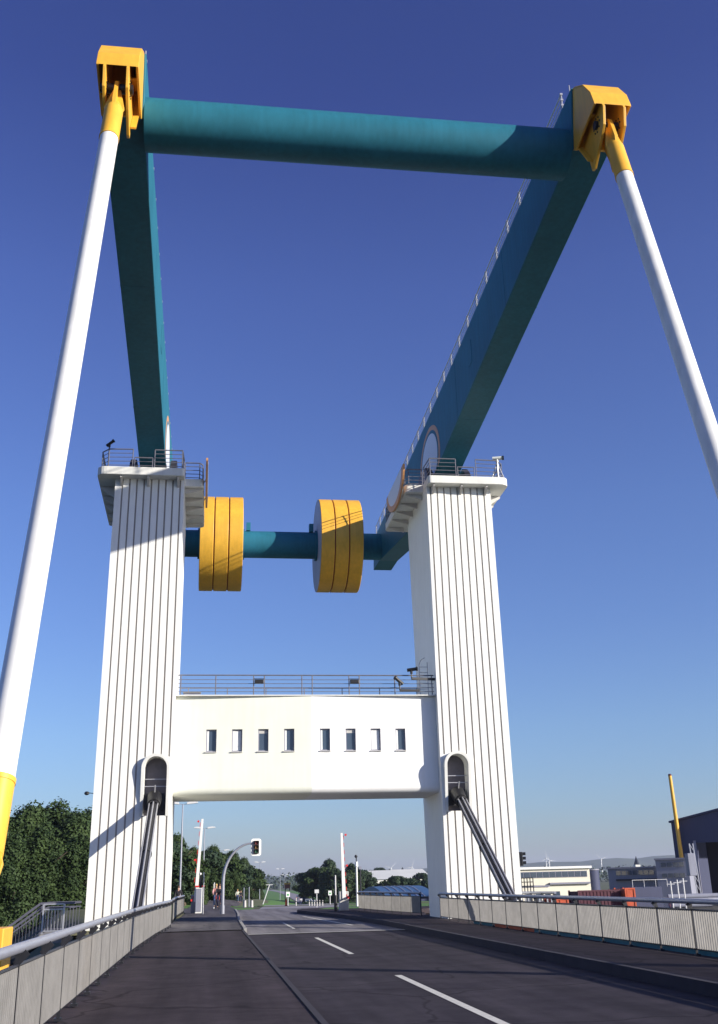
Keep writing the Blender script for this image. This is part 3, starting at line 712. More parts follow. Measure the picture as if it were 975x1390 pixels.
# ================================================================== CAMERAS ON THE BRIDGE
def camera_unit(name, label, p, aim, mast=.0, arm=None, m='black', sc=1):
    t = thing(name, label, 'camera', p, 'surveillance cameras on the bridge'); p = Vector(p); a = Vector(aim).normalized()
    if mast: MB().tube(p, p+Vector((0,0,mast)), .035*sc, n=8).build('mast', 'steel' if m != 'black' else 'dark', t, smooth=True)
    h = p+Vector((0,0,mast+.10*sc))
    MB().tube(h-Vector((0,0,.12*sc)), h+Vector((0,0,.06*sc)), .07*sc, n=10).build('pan_head', m, t, smooth=True)
    MB().tube(h-a*.22*sc+Vector((0,0,.1*sc)), h+a*.26*sc+Vector((0,0,.1*sc)), .09*sc, n=12).build('housing', m, t, smooth=True)
    MB().tube(h+a*.26*sc+Vector((0,0,.1*sc)), h+a*.34*sc+Vector((0,0,.1*sc)), .11*sc, n=12).build('sun_hood', 'black', t, smooth=True)
    if arm: MB().bar(p, arm, .09, .12).build('bracket_arm', 'black', t)
    return t
camera_unit('surveillance_camera', 'dark camera on the outer corner of the left tower platform, tilted upward', (-5.45,50.35,21.6), (.75,-.3,.5), mast=1.15, sc=.85)
camera_unit('surveillance_camera', 'pale camera on a lattice foot at the outer corner of the right tower platform', (14.95,50.35,21.6), (1,-.3,0), mast=.95, m='slabw', sc=1.1)
b = MB()
for dx in (-.35,.35): b.tube((14.95+dx,50.4,21.6),(14.95,50.38,22.5),.03,n=6)
for i in range(4): b.tube((14.7+.05*i,50.4,21.7+i*.2),(15.2-.05*i,50.4,21.8+i*.2),.018,n=6)
lf = b.build('lattice', 'steel', thing('lattice_stand', 'small steel lattice stand under the pale camera on the right platform', 'stand', (14.95,50.4,21.6)))
p = PY(559, 921, 50.9); camera_unit('surveillance_camera', 'upper black camera on a long bracket near the right tower, over the gallery roof', tuple(p), (1,-.3,.1), mast=.25, arm=(XR+.0,51.1,p.z), sc=.95)
p = PY(543, 937, 50.9); camera_unit('surveillance_camera', 'lower black camera on a shorter bracket inside the right end of the gallery railing', tuple(p), (-.7,-.3,.5), mast=.25, arm=(p.x+1.0,51.0,p.z), sc=.95)
c = PY(575, 925, 52); t = thing('hooped_ladder', 'thin bent ladder hoop standing by the right tower on the gallery roof', 'ladder', (XR-.3,52.2,GZ1))
b = MB(); b.path([(XR-.55,52.2,GZ1),(XR-.55,52.2,GZ1+1.75),(XR-.45,52.2,GZ1+2.0),(XR-.25,52.2,GZ1+2.12)], .022, 6).path([(XR-.12,52.2,GZ1),(XR-.12,52.2,GZ1+1.9)], .022, 6)
for i in range(6): b.tube((XR-.55,52.2,GZ1+.25+i*.28),(XR-.12,52.2,GZ1+.25+i*.28),.014,n=6)
b.build('rails_and_rungs', 'steel', t)
t = thing('roof_box', 'small grey box on the left end of the gallery roof', 'box', (XL+.85,51.3,GZ1+.05))
MB().box((XL+.35,51.25,GZ1+.06),(XL+1.15,51.6,GZ1+.20)).build('case', 'greyb', t, bevel=.02); MB().box((XL+.32,51.22,GZ1+.20),(XL+1.18,51.63,GZ1+.235)).build('lid', 'sill', t)
t = thing('side_lamp', 'tiny dark lamp sticking out from the outer edge of the left tower', 'lamp', (-5.45,50.9,5.75))
MB().bar((-5.15,51.0,5.75),(-5.4,50.95,5.78),.03,.03).build('bracket', 'dark', t); MB().ball((-5.47,50.95,5.76),.11,10,(1.1,1,.8)).build('head', 'black', t, smooth=True)

# ================================================================== SIGNALS AND BARRIERS
def traffic_light(parent, p, face, back=None, w_=.32, h_=.95, visor=True):
    p = Vector(p); f = Vector(face).normalized(); sd = f.cross(Vector((0,0,1))).normalized()
    def ob(c, hx, hy, hz):
        vs = [c+sd*a*hx+f*b_*hy+Vector((0,0,e*hz)) for a in (-1,1) for b_ in (-1,1) for e in (-1,1)]
        return vs, [(0,1,3,2),(4,6,7,5),(0,4,5,1),(2,3,7,6),(0,2,6,4),(1,5,7,3)]
    b = MB(); b.add(*ob(p, w_/2, .11, h_/2)); hs = b.build('housing', 'black', parent, bevel=.02)
    for k, mm in enumerate(('lens_red', 'lens_amber', 'lens_green')):
        c = p+Vector((0,0,h_*(.32-.32*k)))
        b = MB().tube(c+f*.11, c+f*.125, w_*.33, n=14); cmat('lens_red', (.12,.01,.01)); cmat('lens_amber', (.16,.08,.01)); cmat('lens_green', (.01,.09,.04))
        b.build('lens', mm, hs)
        b = MB(); n = 10; vs = []
        for i in range(n+1):
            a = R(-20)+R(220)*i/n
            for e in (.11, .26): vs.append(c+f*e+sd*math.cos(a)*w_*.38+Vector((0,0,math.sin(a)*w_*.38)))
        b.add(vs, [(2*i,2*i+1,2*i+3,2*i+2) for i in range(n)]).build('visor', 'black', hs)
    if back:
        b = MB(); W2, H2 = back; c = p-f*.02; pts = []
        for (sx, sz) in ((1,1),(-1,1),(-1,-1),(1,-1)):
            for k in range(5):
                a = {(1,1):0,(-1,1):90,(-1,-1):180,(1,-1):270}[(sx,sz)]+k*22.5
                pts.append((sx*(W2/2-.14)+.14*math.cos(R(a)), sz*(H2/2-.14)+.14*math.sin(R(a))))
        vs = [c+sd*u+f*e+Vector((0,0,v)) for e in (0,-.03) for u, v in pts]; n = len(pts)
        b.add(vs, [tuple(range(n)), tuple(range(2*n-1,n-1,-1))]+[(i,i+n,(i+1)%n+n,(i+1)%n) for i in range(n)]).build('backing_board', 'signw' , parent)
Ym = 72.0
base = Vector((1.15, Ym, .0)); hp = PY(348, 1150, Ym)
t = thing('traffic_signal_mast', 'curved grey mast arm carrying a traffic light over the road beyond the gallery', 'traffic light', base)
b = MB(); ptz = [base]; zt = hp.z+.25
for i in range(11):
    a = math.pi/2*i/10
    x = base.x+(hp.x-.25-base.x)*(1-math.cos(a)); z = (zt-2.3)+2.3*math.sin(a); ptz.append(Vector((x, Ym, z)))
for i in range(len(ptz)-1):
    r0 = .11-.06*i/len(ptz); b.tube(ptz[i], ptz[i+1], r0, r0-.005, n=12)
b.tube(base, base+Vector((0,0,.5)), .14, n=12)
b.build('mast_arm', 'rail' , t, smooth=True)
traffic_light(t, hp, (0.15,-1,0), back=(.66,1.05), w_=.34, h_=.80)
t = thing('side_signal', 'black traffic light fixed to the outer side of the right tower, seen from the side', 'traffic light', (15.0,51.4,3.2))
p = PY(706.5, 1166, 50.9); traffic_light(t, p, (.95,-.25,0), w_=.26, h_=.62); MB().bar((14.6,50.95,p.z),(p.x,50.95,p.z),.05,.05).build('bracket', 'dark', t)

def barrier(px, Yb, top_px, sgn, label):
    bt = PY(px, 1238, Yb); top_ = PY(*top_px, Yb); x = bt.x
    t = thing('barrier', label, 'barrier', (x, Yb, 0), 'raised road barriers')
    MB().box((x-.3,Yb-.22,0),(x+.3,Yb+.22,1.15)).build('drive_housing', 'greyb' if sgn > 0 else 'sill', t, bevel=.03)
    H = top_.z; d = Vector((top_.x-x, 0, H-.9)); a = Vector((x,Yb-.28,.7)); e = Vector((top_.x,Yb-.28,H))
    vs = []; 
    MB().add([a+Vector((-.12,0,0)),a+Vector((.12,0,0)),e+Vector((.07,0,0)),e+Vector((-.07,0,0)),a+Vector((-.12,.1,0)),a+Vector((.12,.1,0)),e+Vector((.07,.1,0)),e+Vector((-.07,.1,0))],
        [(0,1,2,3),(7,6,5,4),(0,4,5,1),(1,5,6,2),(2,6,7,3),(3,7,4,0)]).build('arm', 'signw', t, bevel=.01)
    b = MB(); n = 9; sx = -.13*sgn
    for i in range(n):
        p0 = a.lerp(e, (i+.1)/n); p1 = a.lerp(e, (i+.62)/n); o = Vector((sx*(1.45-.6*i/n),.05,0))
        b.bar(p0+o, p1+o, .03, .05)
    b.build('red_stripes', 'red', t)
    for k in (.02, .5, .97):
        p_ = a.lerp(e, k)+Vector((-.26*sgn,-.02,0)); MB().tube(p_+Vector((0,-.06,0)), p_+Vector((0,.06,0)), .07, n=12).build('warning_lamp', 'red', t)
    return t
barrier(265, 76.0, (275, 1112), 1, 'raised red and white barrier arm by the left pavement, next to a grey cabinet')
barrier(467, 71.5, (463, 1131), -1, 'raised red and white barrier arm at the end of the sunlit beige railing')
p = PZ(276, 1239, 0); y = 75.5; x0 = PY(265, 1230, y).x; x1 = PY(274, 1230, y).x
t = thing('control_cabinet', 'tall grey cabinet with a red top beside the left raised barrier', 'cabinet', ((x0+x1)/2,y,0))
zt = PY(270, 1204, y).z
MB().box((x0,y,0),(x1+.12,y+.5,zt)).build('body', 'signw', t, bevel=.02); MB().box((x0+.04,y-.03,.1),(x1-.04,y-.001,zt-.1)).build('door', 'greyb', t); MB().box((x0-.04,y-.05,zt),(x1+.15,y+.55,zt+.09)).build('lid', 'red', t)
def pole(name, label, cat, x, y, z, h, r=.05, m='steel', group=None, extra=None):
    t = thing(name, label, cat, (x,y,z), group); MB().tube((x,y,z),(x,y,z+h),r,r*.85,n=10).build('post', m, t, smooth=True)
    if extra: extra(t, x, y, z+h)
    return t
y = 73.0; x = PY(275.5, 1230, y).x; h = PY(276, 1184, y).z
def ex(t, x, y, z):
    MB().ball((x-.22,y,z-.1),.09,10).build('lamp', 'lamp', t, smooth=True); MB().box((x-.26,y-.1,z-.95),(x-.08,y+.08,z-.25)).build('signal_box', 'black', t, bevel=.02)
pole('signal_post', 'grey post with a small round lamp and black box, right of the grey cabinet', 'signal post', x, y, 0, h, .055, extra=ex)
y = 90; x = PY(290.5, 1225, y).x; h = PY(291, 1198, y).z
pole('sign_post', 'short pale post standing left of the two cyclists', 'post', x, y, 0, h, .05, 'lamp', extra=lambda t, x, y, z: MB().box((x-.06,y-.09,z-.5),(x+.06,y-.06,z-.1)).build('plate', 'sill', t))
y = 70; x = PY(456, 1235, y).x; h = PY(455, 1188, y).z
def ex2(t, x, y, z): MB().tube((x,y,0),(x,y,.95),.11,.10,n=12).build('dark_sleeve', 'black', t, smooth=True)
pole('signal_post', 'slender pale post with a black lower sleeve, left of the right barrier', 'signal post', x, y, 0, h, .05, 'lamp', extra=ex2)
y = 88; x = PY(485, 1220, y).x; h = PY(485, 1176, y).z
def ex3(t, x, y, z):
    MB().tube((x,y,z),(x,y,z+.35),.14,.11,n=12).build('camera_dome', 'signw', t, smooth=True); MB().tube((x,y,z+.35),(x,y,z+.7),.04,n=6).ball((x-.02,y,z+.75),.13,8).build('antenna', 'dark', t, smooth=True)
pole('camera_mast', 'white mast with a camera dome, behind the sunlit beige railing', 'mast', x, y, -2.0, h+2.0, .085, 'signw', extra=ex3)
y = 90; x = PY(490, 1220, y).x; h = PY(490, 1180, y).z
pole('dark_post', 'dark thin post close to the white camera mast', 'post', x, y, -2.0, h+2, .07, 'dark', extra=lambda t, x, y, z: MB().box((x-.1,y-.1,z),(x+.1,y+.1,z+.22)).build('cap', 'greyb', t))

# street lamps with two heads
def street_lamp(px, top_y, Y, label, single=False):
    p = PY(px, top_y, Y); g = hgt(p.x, Y) if Y > 92 else 0; H = p.z-g
    t = thing('street_lamp', label, 'street lamp', (p.x, Y, g), 'street lamps along the road')
    MB().tube((p.x,Y,g),(p.x,Y,p.z),.105,.05,n=12).build('pole', 'rail', t, smooth=True)
    sides = (-1,1)
    for s in sides:
        b = MB().bar((p.x,Y,p.z),(p.x+s*.5,Y,p.z+.06),.05,.05); b.build('bracket', 'rail', t)
        MB().prism([(p.x+s*.35,p.z+.0),(p.x+s*1.35,p.z+.10),(p.x+s*1.35,p.z+.20),(p.x+s*.9,p.z+.27),(p.x+s*.35,p.z+.18)], Y-.16, Y+.16, 'y').build('lamp_head', 'lamp', t, bevel=.02)
    return t
street_lamp(248.5, 1092, 100, 'nearest and tallest twin-headed street lamp, just right of the left tower')
street_lamp(278, 1125, 140, 'twin-headed street lamp whose top shows behind the left raised barrier')
street_lamp(301.5, 1155, 200, 'twin-headed street lamp left of the curved traffic light mast')
street_lamp(353, 1171, 265, 'twin-headed street lamp standing on the green bank right of the traffic light')
street_lamp(380.5, 1180, 350, 'twin-headed street lamp near the orange post on the green bank')
street_lamp(387, 1188, 430, 'farthest and smallest twin-headed street lamp by the billboard')

# bollards, small posts and signs at the junction
for i, (px, py, top_) in enumerate(((331,1231,1205),(338,1231,1204))):
    p = PZ(px, py, 0); y = p.y; h = PY(px, top_, y).z
    pole('thin_post', ('left' if i == 0 else 'right')+' one of two thin posts at the near edge of the green bank', 'post', p.x, y, 0, h, .045, 'rail', 'thin posts by the bank')
for i, px in enumerate((332.5, 342)):
    p = PZ(px, 1231.5, 0); t = thing('bollard', ('left' if i == 0 else 'right')+' squat pale bollard at the left corner of the junction', 'bollard', p, 'squat bollards at the junction')
    MB().tube(p, p+Vector((0,0,.52)), .12, .10, n=12).build('body', 'sill', t, smooth=True); MB().tube(p+Vector((0,0,.52)), p+Vector((0,0,.56)), .11, .06, n=12).build('cap', 'dark', t)
for i, px in enumerate((402,420,423.5,427,430.5,434,438)):
    p = PZ(px, 1229.6, 0); nm = ('left-hand end', 'second', 'third', 'fourth', 'fifth', 'sixth', 'right-hand end')[i]
    t = thing('marker_post', 'low pale marker post across the junction, '+nm+' of its row', 'bollard', p, 'low marker posts across the junction')
    MB().tube(p, p+Vector((0,0,.42 if i else .6)), .05, n=8).build('body', 'sill', t); MB().tube(p+Vector((0,0,.30)), p+Vector((0,0,.37)), .055, n=8).build('band', 'dark', t)
def sign(px, base_y, top_y, w_, h_, m, label, Y=None, m2=None, cat='sign', name='road_sign'):
    p = PZ(px, base_y, 0); Y = Y or p.y; q = PY(px, top_y, Y); g = max(hgt(q.x, Y), -9) if Y > 92 else 0
    t = thing(name, label, cat, (q.x, Y, g))
    MB().tube((q.x,Y,g),(q.x,Y,q.z),.04,n=8).build('post', 'steel', t)
    MB().box((q.x-w_/2,Y-.07,q.z-h_),(q.x+w_/2,Y-.045,q.z)).build('plate', m, t)
    if m2: MB().box((q.x-w_/4,Y-.075,q.z-h_*.75),(q.x+w_/4,Y-.0715,q.z-h_*.4)).build('symbol', m2, t)
    return t
sign(391, 1228, 1210.5, .32, .42, 'signw', 'small white sign with a green mark on the bank beside the far road', Y=96, m2='green')
sign(448, 1226, 1209, .30, .38, 'signw', 'white sign with a green mark in front of the right-hand trees', Y=98, m2='green')
sign(430, 1227, 1207.5, .35, .28, 'lamp', 'small white sign plate on twin posts left of the right-hand trees', Y=93)
t = thing('orange_marker', 'slim orange red marker post standing at the near foot of the green bank', 'marker post', PZ(388.5, 1230, 0)); p = PZ(388.5, 1230, 0)
MB().prism([(p.x-.09,0),(p.x+.09,0),(p.x+.07,.45),(p.x+.02,.62),(p.x-.05,.5)], p.y-.05, p.y+.05, 'y').build('body', 'orange', t, bevel=.01); MB().box((p.x-.14,p.y-.1,0),(p.x+.14,p.y+.1,.04)).build('foot', 'black', t)
Yb = 330; a = PY(386.5, 1206, Yb); c = PY(394, 1200.5, Yb)
t = thing('billboard', 'small brown billboard with a yellow frame above the far road', 'billboard', (a.x, Yb, -3))
MB().box((a.x,Yb,a.z),(c.x,Yb+.2,c.z+.2)).build('board', 'brick', t); b = MB().box((a.x-.15,Yb-.1,c.z),(c.x+.15,Yb+.3,c.z+.45)).build('frame', 'yellow', t)
b = MB().box((a.x+.1,Yb,-4),(a.x+.3,Yb+.2,a.z)).box((c.x-.3,Yb,-4),(c.x-.1,Yb+.2,a.z)).build('legs', 'dark', t)
t = thing('slanting_pole', 'thin pale pole leaning to the right on the green bank', 'pole', PY(357, 1226, 200)); p0 = PY(357, 1226, 200); p0.z = hgt(p0.x, 200); p1 = PY(366, 1201, 200)
MB().tube(p0, p1, .09, n=8).build('pole', 'lamp', t); MB().bar(p1+Vector((-.6,0,0)), p1+Vector((.6,0,0)), .1, .1).build('cross_piece', 'lamp', t)

# ================================================================== VEHICLES ON THE FAR ROAD
def make_car(loc, rz, label, col, group):
    t = thing('parked_car', label, 'car', (0,0,0), group); m = cmat('car_'+col[0], col[1], .25)
    prof = [(-2.1,.35),(-2.12,.75),(-1.95,.92),(-1.35,.98),(-.85,1.42),(.75,1.45),(1.35,.98),(2.0,.88),(2.12,.6),(2.08,.35)]
    MB().prism(prof, -.85, .85, 'x').build('body', m, t, smooth=True, bevel=.06)
    MB().prism([(-1.2,1.0),(-.80,1.36),(.70,1.39),(1.2,1.0)], -.865, .865, 'x').build('side_windows', 'glass', t)
    MB().add([(-.7,-.95,1.36),(.7,-.95,1.36),(.75,-1.34,1.02),(-.75,-1.34,1.02)], [(0,1,2,3)]).build('rear_window', 'glass', t)
    for x in (-.8, .8):
        for y in (-1.3, 1.35):
            wh = MB().tube((x-.1,y,.32),(x+.1,y,.32),.32,n=16).build('wheel', 'black', t, smooth=True); MB().tube((x-.11,y,.32),(x+.11,y,.32),.18,n=12).build('rim', 'steel', wh)
        MB().box((x-.16 if x > 0 else x-.02,-2.15,.62),(x+.02 if x > 0 else x+.16,-2.09,.80)).build('tail_light', 'red', t)
        MB().box((x-.16 if x > 0 else x-.02,2.06,.58),(x+.02 if x > 0 else x+.16,2.125,.74)).build('headlight', 'signw', t)
    t.location = loc; t.rotation_euler = (0,0,rz)
    return t
cars = [(270,-1.6,('dark_blue',(.02,.03,.08)),'dark blue car nearest on the far road'),(292,-1.5,('silver',(.45,.46,.48)),'silver car second in the queue on the far road'),
        (318,-1.6,('black',(.015,.015,.018)),'black car in the middle of the queue on the far road'),(350,-1.5,('white',(.7,.7,.7)),'white car far up the far road'),(395,-1.5,('grey',(.14,.14,.16)),'grey car farthest up the far road')]
for y, dx, c, lab in cars:
    x = roadx(y)+dx; make_car((x, y, hgt(x,y)+.07), R(-8), lab, c, 'cars queueing on the far road')

# ================================================================== PEOPLE
def skin_body(name, joints, edges, radii, m, parent=None, org=(0,0,0), root=0):
    me = bpy.data.meshes.new(name); me.from_pydata([Vector(j) for j in joints], edges, [])
    ob = bpy.data.objects.new(name, me); COL.objects.link(ob)
    sk = ob.modifiers.new('s', 'SKIN')
    for i, r_ in enumerate(radii):
        me.skin_vertices[0].data[i].radius = (r_, r_) if not isinstance(r_, tuple) else r_
        me.skin_vertices[0].data[i].use_root = (i == root)
    sub = ob.modifiers.new('u', 'SUBSURF'); sub.levels = 1; sub.render_levels = 2
    me.materials.append(M[m] if isinstance(m, str) else m)
    if parent: ob.parent = parent
    return ob
def person(loc, rz, label, shirt, trousers, hair, pose='walk', ph=1, group=None):
    t = thing('person', label, 'person', (0,0,0), group)
    if pose == 'walk':
        hipL, hipR = (-.10,0,.92), (.10,0,.92); kL, kR = (-.11,.16*ph,.52), (.11,-.06*ph,.50); fL, fR = (-.11,.24*ph,.09), (.11,-.28*ph,.14)
        tL, tR = (-.12,.24*ph+.17,.05), (.12,-.28*ph+.14,.05); ch = (0,.02,1.30); nk = (0,.03,1.46); hd = (0,.05,1.62); pel = (0,0,.98)
        sL, sR = (-.19,.01,1.40), (.19,.01,1.40); eL, eR = (-.25,-.10*ph,1.13), (.25,.10*ph,1.13); wL, wR = (-.25,.06,.90), (.25,.24,.93)
    else:
        hipL, hipR = (-.10,-.18,1.0), (.10,-.18,1.0); kL, kR = (-.12,.22,.80), (.12,.16,.62); fL, fR = (-.12,.05,.42), (.12,.02,.20)
        tL, tR = (-.12,.20,.38), (.12,.17,.16); ch = (0,.10,1.34); nk = (0,.17,1.49); hd = (0,.20,1.65); pel = (0,-.18,1.03)
        sL, sR = (-.19,.11,1.42), (.19,.11,1.42); eL, eR = (-.26,.28,1.20), (.26,.28,1.20); wL, wR = (-.24,.50,1.08), (.24,.50,1.08)
    mid = tuple((a+b_)/2 for a, b_ in zip(pel, ch))
    hb = Vector(hd); J = [pel, mid, ch, nk, tuple(hb-Vector((0,0,.04))), tuple(hb+Vector((0,-.005,.09))), hipL, kL, fL, tL, hipR, kR, fR, tR, sL, eL, wL, sR, eR, wR]
    E_ = [(0,1),(1,2),(2,3),(3,4),(4,5),(0,6),(6,7),(7,8),(8,9),(0,10),(10,11),(11,12),(12,13),(2,14),(14,15),(15,16),(2,17),(17,18),(18,19)]
    Rr = [.125,.125,.15,.055,.085,.075,.09,.062,.042,.035,.09,.062,.042,.035,.062,.045,.03,.062,.045,.03]
    for s_, wi in ((-1, 16), (1, 19)):                          # hands: palm with five fingers
        wv = Vector(J[wi]); d = (wv-Vector(J[wi-1])).normalized(); pi = len(J); J.append(tuple(wv+d*.07)); Rr.append(.028); E_.append((wi, pi))
        for k in range(4):
            o = Vector((0,(k-1.5)*.02,0)); J.append(tuple(wv+d*(.14-.01*abs(k-1.3))+o+Vector((-.01*s_,0,-.01)))); Rr.append(.009); E_.append((pi, len(J)-1))
        J.append(tuple(wv+d*.07+Vector((-.035*s_,.03,0)))); Rr.append(.010); E_.append((pi, len(J)-1))
    skin_body('body', J, E_, Rr, 'skin', t)
    g = 1.18
    skin_body('jacket', [pel, mid, ch, tuple(Vector(nk)-Vector((0,0,.04))), sL, eL, tuple(Vector(wL).lerp(Vector(eL),.1)), sR, eR, tuple(Vector(wR).lerp(Vector(eR),.1))],
              [(0,1),(1,2),(2,3),(2,4),(4,5),(5,6),(2,7),(7,8),(8,9)], [.15,.15,.18,.07,.08,.06,.045,.08,.06,.045], shirt, t)
    skin_body('trousers', [tuple(Vector(pel)-Vector((0,0,.02))), hipL, kL, tuple(Vector(fL)+Vector((0,0,.03))), hipR, kR, tuple(Vector(fR)+Vector((0,0,.03)))],
              [(0,1),(1,2),(2,3),(0,4),(4,5),(5,6)], [.14,.11,.08,.06,.11,.08,.06], trousers, t)
    MB().ball(tuple(hb+Vector((0,-.02,.055))), .112, 12, (.92,1.05,1.0)).build('hair', hair, t, smooth=True)
    for s_ in (-1,1): MB().ball(tuple(hb+Vector((.035*s_,.095,.02))), .012, 6).build('eye', 'black', t)
    MB().prism([(.085,-.04),(.13,-.03),(.09,.03)], -.012, .012, 'x')
    n_ = MB(); n_.add([hb+Vector(v) for v in ((-.014,.085,-.03),(.014,.085,-.03),(0,.125,-.025),(0,.09,.03))], [(0,1,2),(0,2,3),(1,3,2)]); n_.build('nose', 'skin', t)
    for nm, f0, f1 in (('shoe', fL, tL), ('shoe', fR, tR)):
        MB().tube((f0[0],f0[1]-.06,f1[2]), (f1[0],f1[1]+.03,f1[2]-.01), .05, .035, n=10).build(nm, 'black', t, smooth=True)
    t.location = loc; t.rotation_euler = (0,0,rz)
    return t
def bicycle(loc, rz, label):
    t = thing('bicycle', label, 'bicycle', (0,0,0), 'bicycles ridden on the cycle path')
    for y in (-.52,.52):
        b = MB(); n = 28
        for i in range(n):
            a0 = 2*math.pi*i/n; a1 = 2*math.pi*(i+1)/n
            b.tube((0,y+.33*math.cos(a0),.35+.33*math.sin(a0)),(0,y+.33*math.cos(a1),.35+.33*math.sin(a1)),.02,n=6,cap=False)
        wo = b.build('wheel', 'black', t, smooth=True); b = MB()
        for i in range(12): a0 = 2*math.pi*i/12; b.tube((0,y,.35),(0,y+.32*math.cos(a0),.35+.32*math.sin(a0)),.003,n=4)
        b.build('spokes', 'steel', wo)
    MB().path([(0,-.52,.35),(0,-.08,.30),(0,.42,.80),(0,-.18,.84),(0,-.08,.30)], .018, 8).path([(0,-.18,.84),(0,-.52,.35)], .012, 6).path([(0,.52,.35),(0,.42,.80),(0,.40,1.0)], .016, 8).build('frame', 'red', t)
    MB().prism([(-.32,.93),(-.06,.95),(-.06,.98),(-.32,1.0)], -.07, .07, 'x').build('saddle', 'black', t, bevel=.015)
    MB().path([(-.27,.46,1.05),(-.05,.42,1.04),(.05,.42,1.04),(.27,.46,1.05)], .014, 6).build('handlebar', 'black', t)
    MB().tube((-.03,-.08,.30),(.03,-.08,.30),.09,n=14).bar((-.08,.02,.20),(-.16,.02,.20),.08,.02).bar((.08,-.0,.42),(.16,-.0,.42),.08,.02).build('crank', 'dark', t)
    t.location = loc; t.rotation_euler = (0,0,rz)
    return t
for nm, c in (('cloth_pink',(.60,.30,.28)),('cloth_black',(.02,.018,.025)),('cloth_blue',(.18,.34,.60)),('cloth_pale',(.6,.62,.5)),('cloth_jeans',(.06,.09,.18)),('hair_brown',(.07,.035,.02)),('hair_blond',(.40,.26,.10)),('cloth_navy',(.03,.03,.07))): cmat(nm, c, .85)
g = PZ(296.5, 1232.5, 0); yb = g.y
cyc = [(PY(293.0, 1232, 88), 'cyclist in a pink jacket riding at the left of the pair', 'cloth_pink', 'cloth_jeans', 'hair_blond'), (PY(297.5, 1232, 84), 'cyclist in a black jacket riding at the right of the pair', 'cloth_black', 'cloth_navy', 'hair_brown')]
for (p, lab, sh, tr_, hr_), bl in zip(cyc, ('bicycle under the cyclist in pink', 'bicycle under the cyclist in black, its wheel head-on')):
    bicycle((p.x, p.y, .02), R(180), bl); person((p.x, p.y, .02), R(180), lab, sh, tr_, hr_, 'cycle', group='people on bicycles')
y_ = 165
for px, lab, sh, tr_, hr_, ph in ((322.5, 'person in a pale top walking at the left of a far pair on the path', 'cloth_pale', 'cloth_jeans', 'hair_blond', 1), (327, 'person in dark clothes walking at the right of a far pair on the path', 'cloth_black', 'cloth_navy', 'hair_brown', -1)):
    p = PY(px, 1223, y_); person((p.x, y_, hgt(p.x,y_)+.1), R(175), lab, sh, tr_, hr_, 'walk', ph, 'people walking on the far path')
p = PY(252, 1225, 84); person((-1.95+.0, 86, -.02), R(170), 'person in a dark jacket seen behind the short left railing', 'cloth_black', 'cloth_navy', 'hair_brown', 'walk', 1)

# ================================================================== TREES
def leaf_mesh(name, blobs, n, size, seed, m):
    rnd = random.Random(seed); vs = []; fs = []
    wts = [b_[3]*b_[4]+b_[3]*b_[5]+.1 for b_ in blobs]
    for _ in range(n):
        bx, by, bz, rx, ry, rz_ = rnd.choices(blobs, wts)[0]
        while True:
            d = Vector((rnd.gauss(0,1), rnd.gauss(0,1), rnd.gauss(0,1)))
            if d.length > .01: break
        d.normalize(); k = .62+.42*rnd.random()**.6
        if rnd.random() < .08: k = 1.0+.22*rnd.random()
        c = Vector((bx+d.x*rx*k, by+d.y*ry*k, bz+d.z*rz_*k))
        nn = (d+Vector((rnd.gauss(0,.55), rnd.gauss(0,.55), rnd.gauss(0,.55)+.15))).normalized()
        u = nn.orthogonal().normalized(); v = nn.cross(u); a = rnd.random()*6.28
        u, v = u*math.cos(a)+v*math.sin(a), v*math.cos(a)-u*math.sin(a); s_ = size*(.6+.8*rnd.random())
        i = len(vs); vs += [c-u*s_*.5, c+v*s_*.32, c+u*s_*.5, c-v*s_*.32]; fs.append((i,i+1,i+2,i+3))
    me = bpy.data.meshes.new(name); me.from_pydata(vs, [], fs); me.materials.append(M[m])
    return me
def make_tree(kind, h, seed, n, size, m):
    rnd = random.Random(seed); blobs = []
    if kind == 'tall':                     # poplar or willow like column, leafy to the ground
        for i in range(46):
            z = h*(.08+.88*rnd.random()); e = 1-(z/h)**2.4; rr = h*.27*max(.12, e)*(.55+.45*rnd.random()); a = rnd.random()*6.28
            q_ = h*.20*max(.05, e)*rnd.random()**.5; s_ = h*.085*(.7+.6*rnd.random())
            blobs.append((math.cos(a)*q_*1.1, math.sin(a)*q_*1.1, z, s_, s_, s_*1.6))
    else:
        for i in range(40):
            a = rnd.random()*6.28; zz = rnd.random(); q_ = h*.36*math.sqrt(max(0,1-(2*zz-1)**2))*rnd.random()**.4
            s_ = h*.10*(.7+.6*rnd.random()); blobs.append((math.cos(a)*q_, math.sin(a)*q_, h*(.26+.62*zz), s_, s_, s_*.85))
    crown = leaf_mesh('crown', blobs, n, size, seed, m)
    b = MB(); pts = [Vector((0,0,-.5))]
    for i in range(1, 7): pts.append(Vector((rnd.gauss(0,.01*h), rnd.gauss(0,.01*h), h*.8*i/6)))
    for i in range(6): b.tube(pts[i], pts[i+1], h*.028*(1-i/6.5), h*.028*(1-(i+1)/6.5), n=8)
    for k in range(7):
        i = 1+k % 5; a = rnd.random()*6.28; l_ = h*.22; e = pts[i]+Vector((math.cos(a)*l_, math.sin(a)*l_, l_*.8)); b.tube(pts[i], e, h*.012, h*.004, n=6)
    me = bpy.data.meshes.new('trunk'); me.from_pydata(b.v, [], b.f); me.materials.append(M['bark'])
    return crown, me
VAR = {}
def variant(key, *a):
    if key not in VAR: VAR[key] = make_tree(*a)
    return VAR[key]
